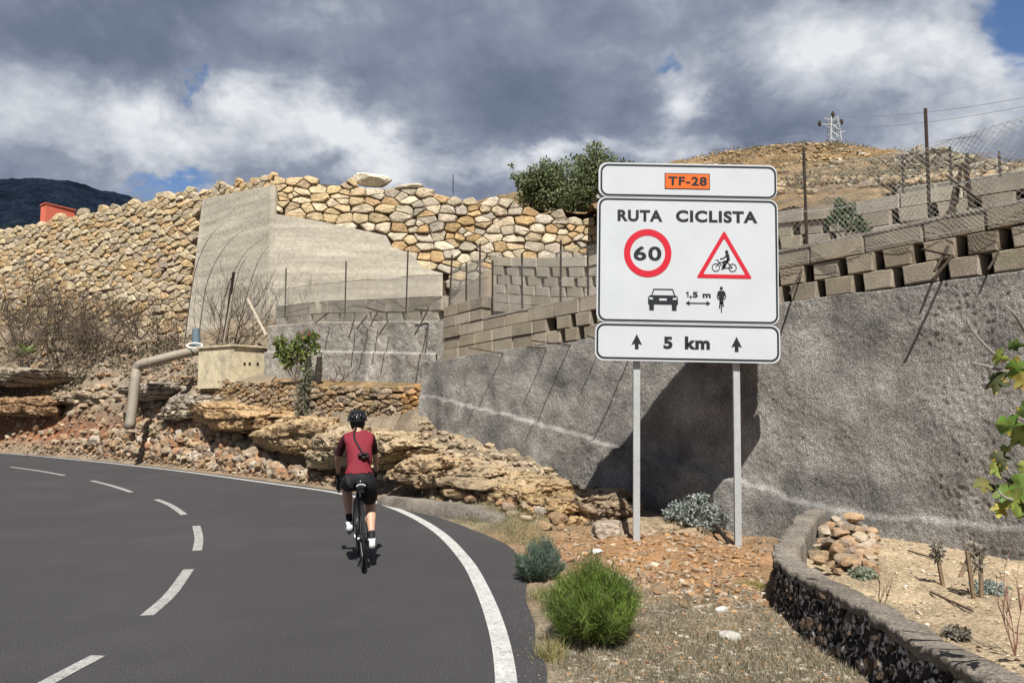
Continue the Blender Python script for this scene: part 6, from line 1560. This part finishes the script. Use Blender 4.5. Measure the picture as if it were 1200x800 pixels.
def garment(name, k, off, mat, amp=0.0, side=0):
    fs = [f for f in bf if sum(cls[i] == k for i in f) >= 1 and (side == 0 or loc[f[0]][0] * side > 0)]
    used = sorted({i for f in fs for i in f}); mp_ = {a: c for c, a in enumerate(used)}
    fold = amp * fbm(bv[used, 0] * 11 + bv[used, 2] * 6, bv[used, 1] * 11, bv[used, 2] * 13, 3, 3) if amp else 0
    v = bv[used] + bn[used] * (off + fold)[:, None] if amp else bv[used] + bn[used] * off
    return mesh_obj(name, v, [[mp_[i] for i in f] for f in fs], mat, pers, smooth=True)
garment('jersey', 1, .016, 'jersey', .016); garment('sleeve', 2, .009, 'sleeve', .005, -1); garment('sleeve', 2, .009, 'sleeve', .005, 1); garment('shorts', 3, .009, 'black_cloth', .006); [garment(n_, c_, o_, 'black_cloth', 0.0, s_) for n_, c_, o_ in (('sock', 4, .004), ('glove', 5, .003)) for s_ in (-1, 1)]
b = Buf()
for s, a_ in ((-1, aL), (1, aR)):
    a_ = Vector(a_)
    b = Buf(); b.tube([T_(a_ + Vector((0, -.045, -.03))), T_(a_ + Vector((0, -.05, -.07))), T_(a_ + Vector((0, .02, -.085))), T_(a_ + Vector((s * .005, .10, -.095))), T_(a_ + Vector((s * .01, .17, -.10))), T_(a_ + Vector((s * .01, .195, -.10)))], [.030, .036, .040, .040, .034, .016], 12); sh = b.obj('shoe', 'shoe', pers, smooth=True)
    b = Buf(); b.tube([T_(a_ + Vector((0, -.005, .005))), T_(a_ + Vector((0, .0, -.06)))], [.038, .042], 12); b.obj('shoe_collar', 'shoe', sh, smooth=True, origin=PLOC[pers.name])
    b = Buf(); b.tube([T_(a_ + Vector((0, -.075, -.108))), T_(a_ + Vector((0, .05, -.122))), T_(a_ + Vector((s * .01, .19, -.125)))], [.018, .03, .022], 8); b.obj('sole', 'black_gloss', sh, origin=PLOC[pers.name])
# head, hair, helmet
def ellip(c, rad, sub=3, cut=None, rot=0.0, seed=0, amp=0):
    bm_ = bmesh.new(); bmesh.ops.create_icosphere(bm_, subdivisions=sub, radius=1); v = np.array([q.co[:] for q in bm_.verts]); f = [[q.index for q in fc.verts] for fc in bm_.faces]; bm_.free()
    v = v * np.array(rad); 
    if amp: v = v * (1 + amp * fbm(v[:, 0] * 25, v[:, 1] * 25, v[:, 2] * 25, seed, 3))[:, None]
    ca, sa = math.cos(rot), math.sin(rot); y, z = v[:, 1].copy(), v[:, 2].copy(); v[:, 1] = y * ca - z * sa; v[:, 2] = y * sa + z * ca
    if cut is not None: keep_ = v[:, 2] > cut; f = [q for q in f if all(keep_[i] for i in q)]; us_ = sorted({i for q in f for i in q}); mp_ = {a: k for k, a in enumerate(us_)}; v = v[us_]; f = [[mp_[i] for i in q] for q in f]
    return [T_(Vector(c) + Vector(q)) for q in v], f
v, f = ellip((0, .625, 1.585), (.074, .092, .108), 3, seed=2); hd = mesh_obj('head', v, f, 'skin', pers, smooth=True)
b = Buf(); v, f = ellip((0, .722, 1.575), (.013, .02, .022), 2); b.add(v, f); b.obj('nose', 'skin', hd, smooth=True, origin=PLOC[pers.name])
for s in (-1, 1):
    b = Buf(); v, f = ellip((s * .076, .615, 1.575), (.012, .022, .032), 2); b.add(v, f); b.obj('ear', 'skin', hd, smooth=True, origin=PLOC[pers.name])
    b = Buf(); v, f = ellip((s * .032, .700, 1.598), (.028, .016, .018), 2); b.add(v, f); b.obj('sunglass_lens', 'black_gloss', hd, smooth=True, origin=PLOC[pers.name])
b = Buf(); v, f = ellip((0, .705, 1.535), (.022, .010, .007), 2); b.add(v, f); b.obj('mouth', 'sleeve', hd, smooth=True, origin=PLOC[pers.name])
b = Buf(); v, f = ellip((0, .595, 1.565), (.088, .092, .105), 3, seed=4, amp=.06); b.add(v, f); hr_ = b.obj('hair', 'hair', pers, smooth=True)
# shell helmet with vent ridges
v, f = ellip((0, .62, 1.595), (.116, .150, .120), 4, cut=-.02, rot=.12); hel = mesh_obj('helmet', v, f, 'black_gloss', pers, smooth=True)
b = Buf()
for s in (-2, -1, 0, 1, 2):
    pts = []
    for i in range(9):
        a = R(12 + 150 * i / 8); pts.append(T_(Vector((s * .042 * (.5 + .5 * math.sin(a)), .62 - .152 * math.cos(a), 1.598 + .122 * math.sin(a) * math.sqrt(max(1 - (s * .035 / .1) ** 2, .2))))))
    b.tube(pts, [.008] + [.012] * 7 + [.008], 6)
b.obj('helmet_ridges', 'black_gloss', hel, smooth=True, origin=PLOC[pers.name])
b = Buf()
for s in (-1.5, -.5, .5, 1.5):
    for i in range(2):
        a = R(28 + 24 * i); v, f = ellip((s * .042, .62 - .146 * math.cos(a), 1.60 + .108 * math.sin(a)), (.010, .012, .018), 1); b.add(v, f)
b.obj('helmet_vents', 'void', hel, origin=PLOC[pers.name])
# long braid hanging down the back, ending in a tuft
b = Buf(); pts = catmull([(-.02, .50, 1.52), (-.05, .405, 1.44), (-.03, .315, 1.35), (.015, .24, 1.27), (.04, .205, 1.22)], 8)
rr_ = [.0115 + .003 * math.sin(i * 1.9) for i in range(len(pts))]; b.tube([T_(p) for p in pts], rr_, 7)
for dx, dz in ((-.035, .0), (.03, .012), (.0, -.03), (.045, -.02)): v, f = ellip((.04 + dx, .195, 1.212 + dz), (.032, .02, .022), 2, seed=3, amp=.3); b.add(v, f)
b.obj('braid', 'hair', pers, smooth=True)
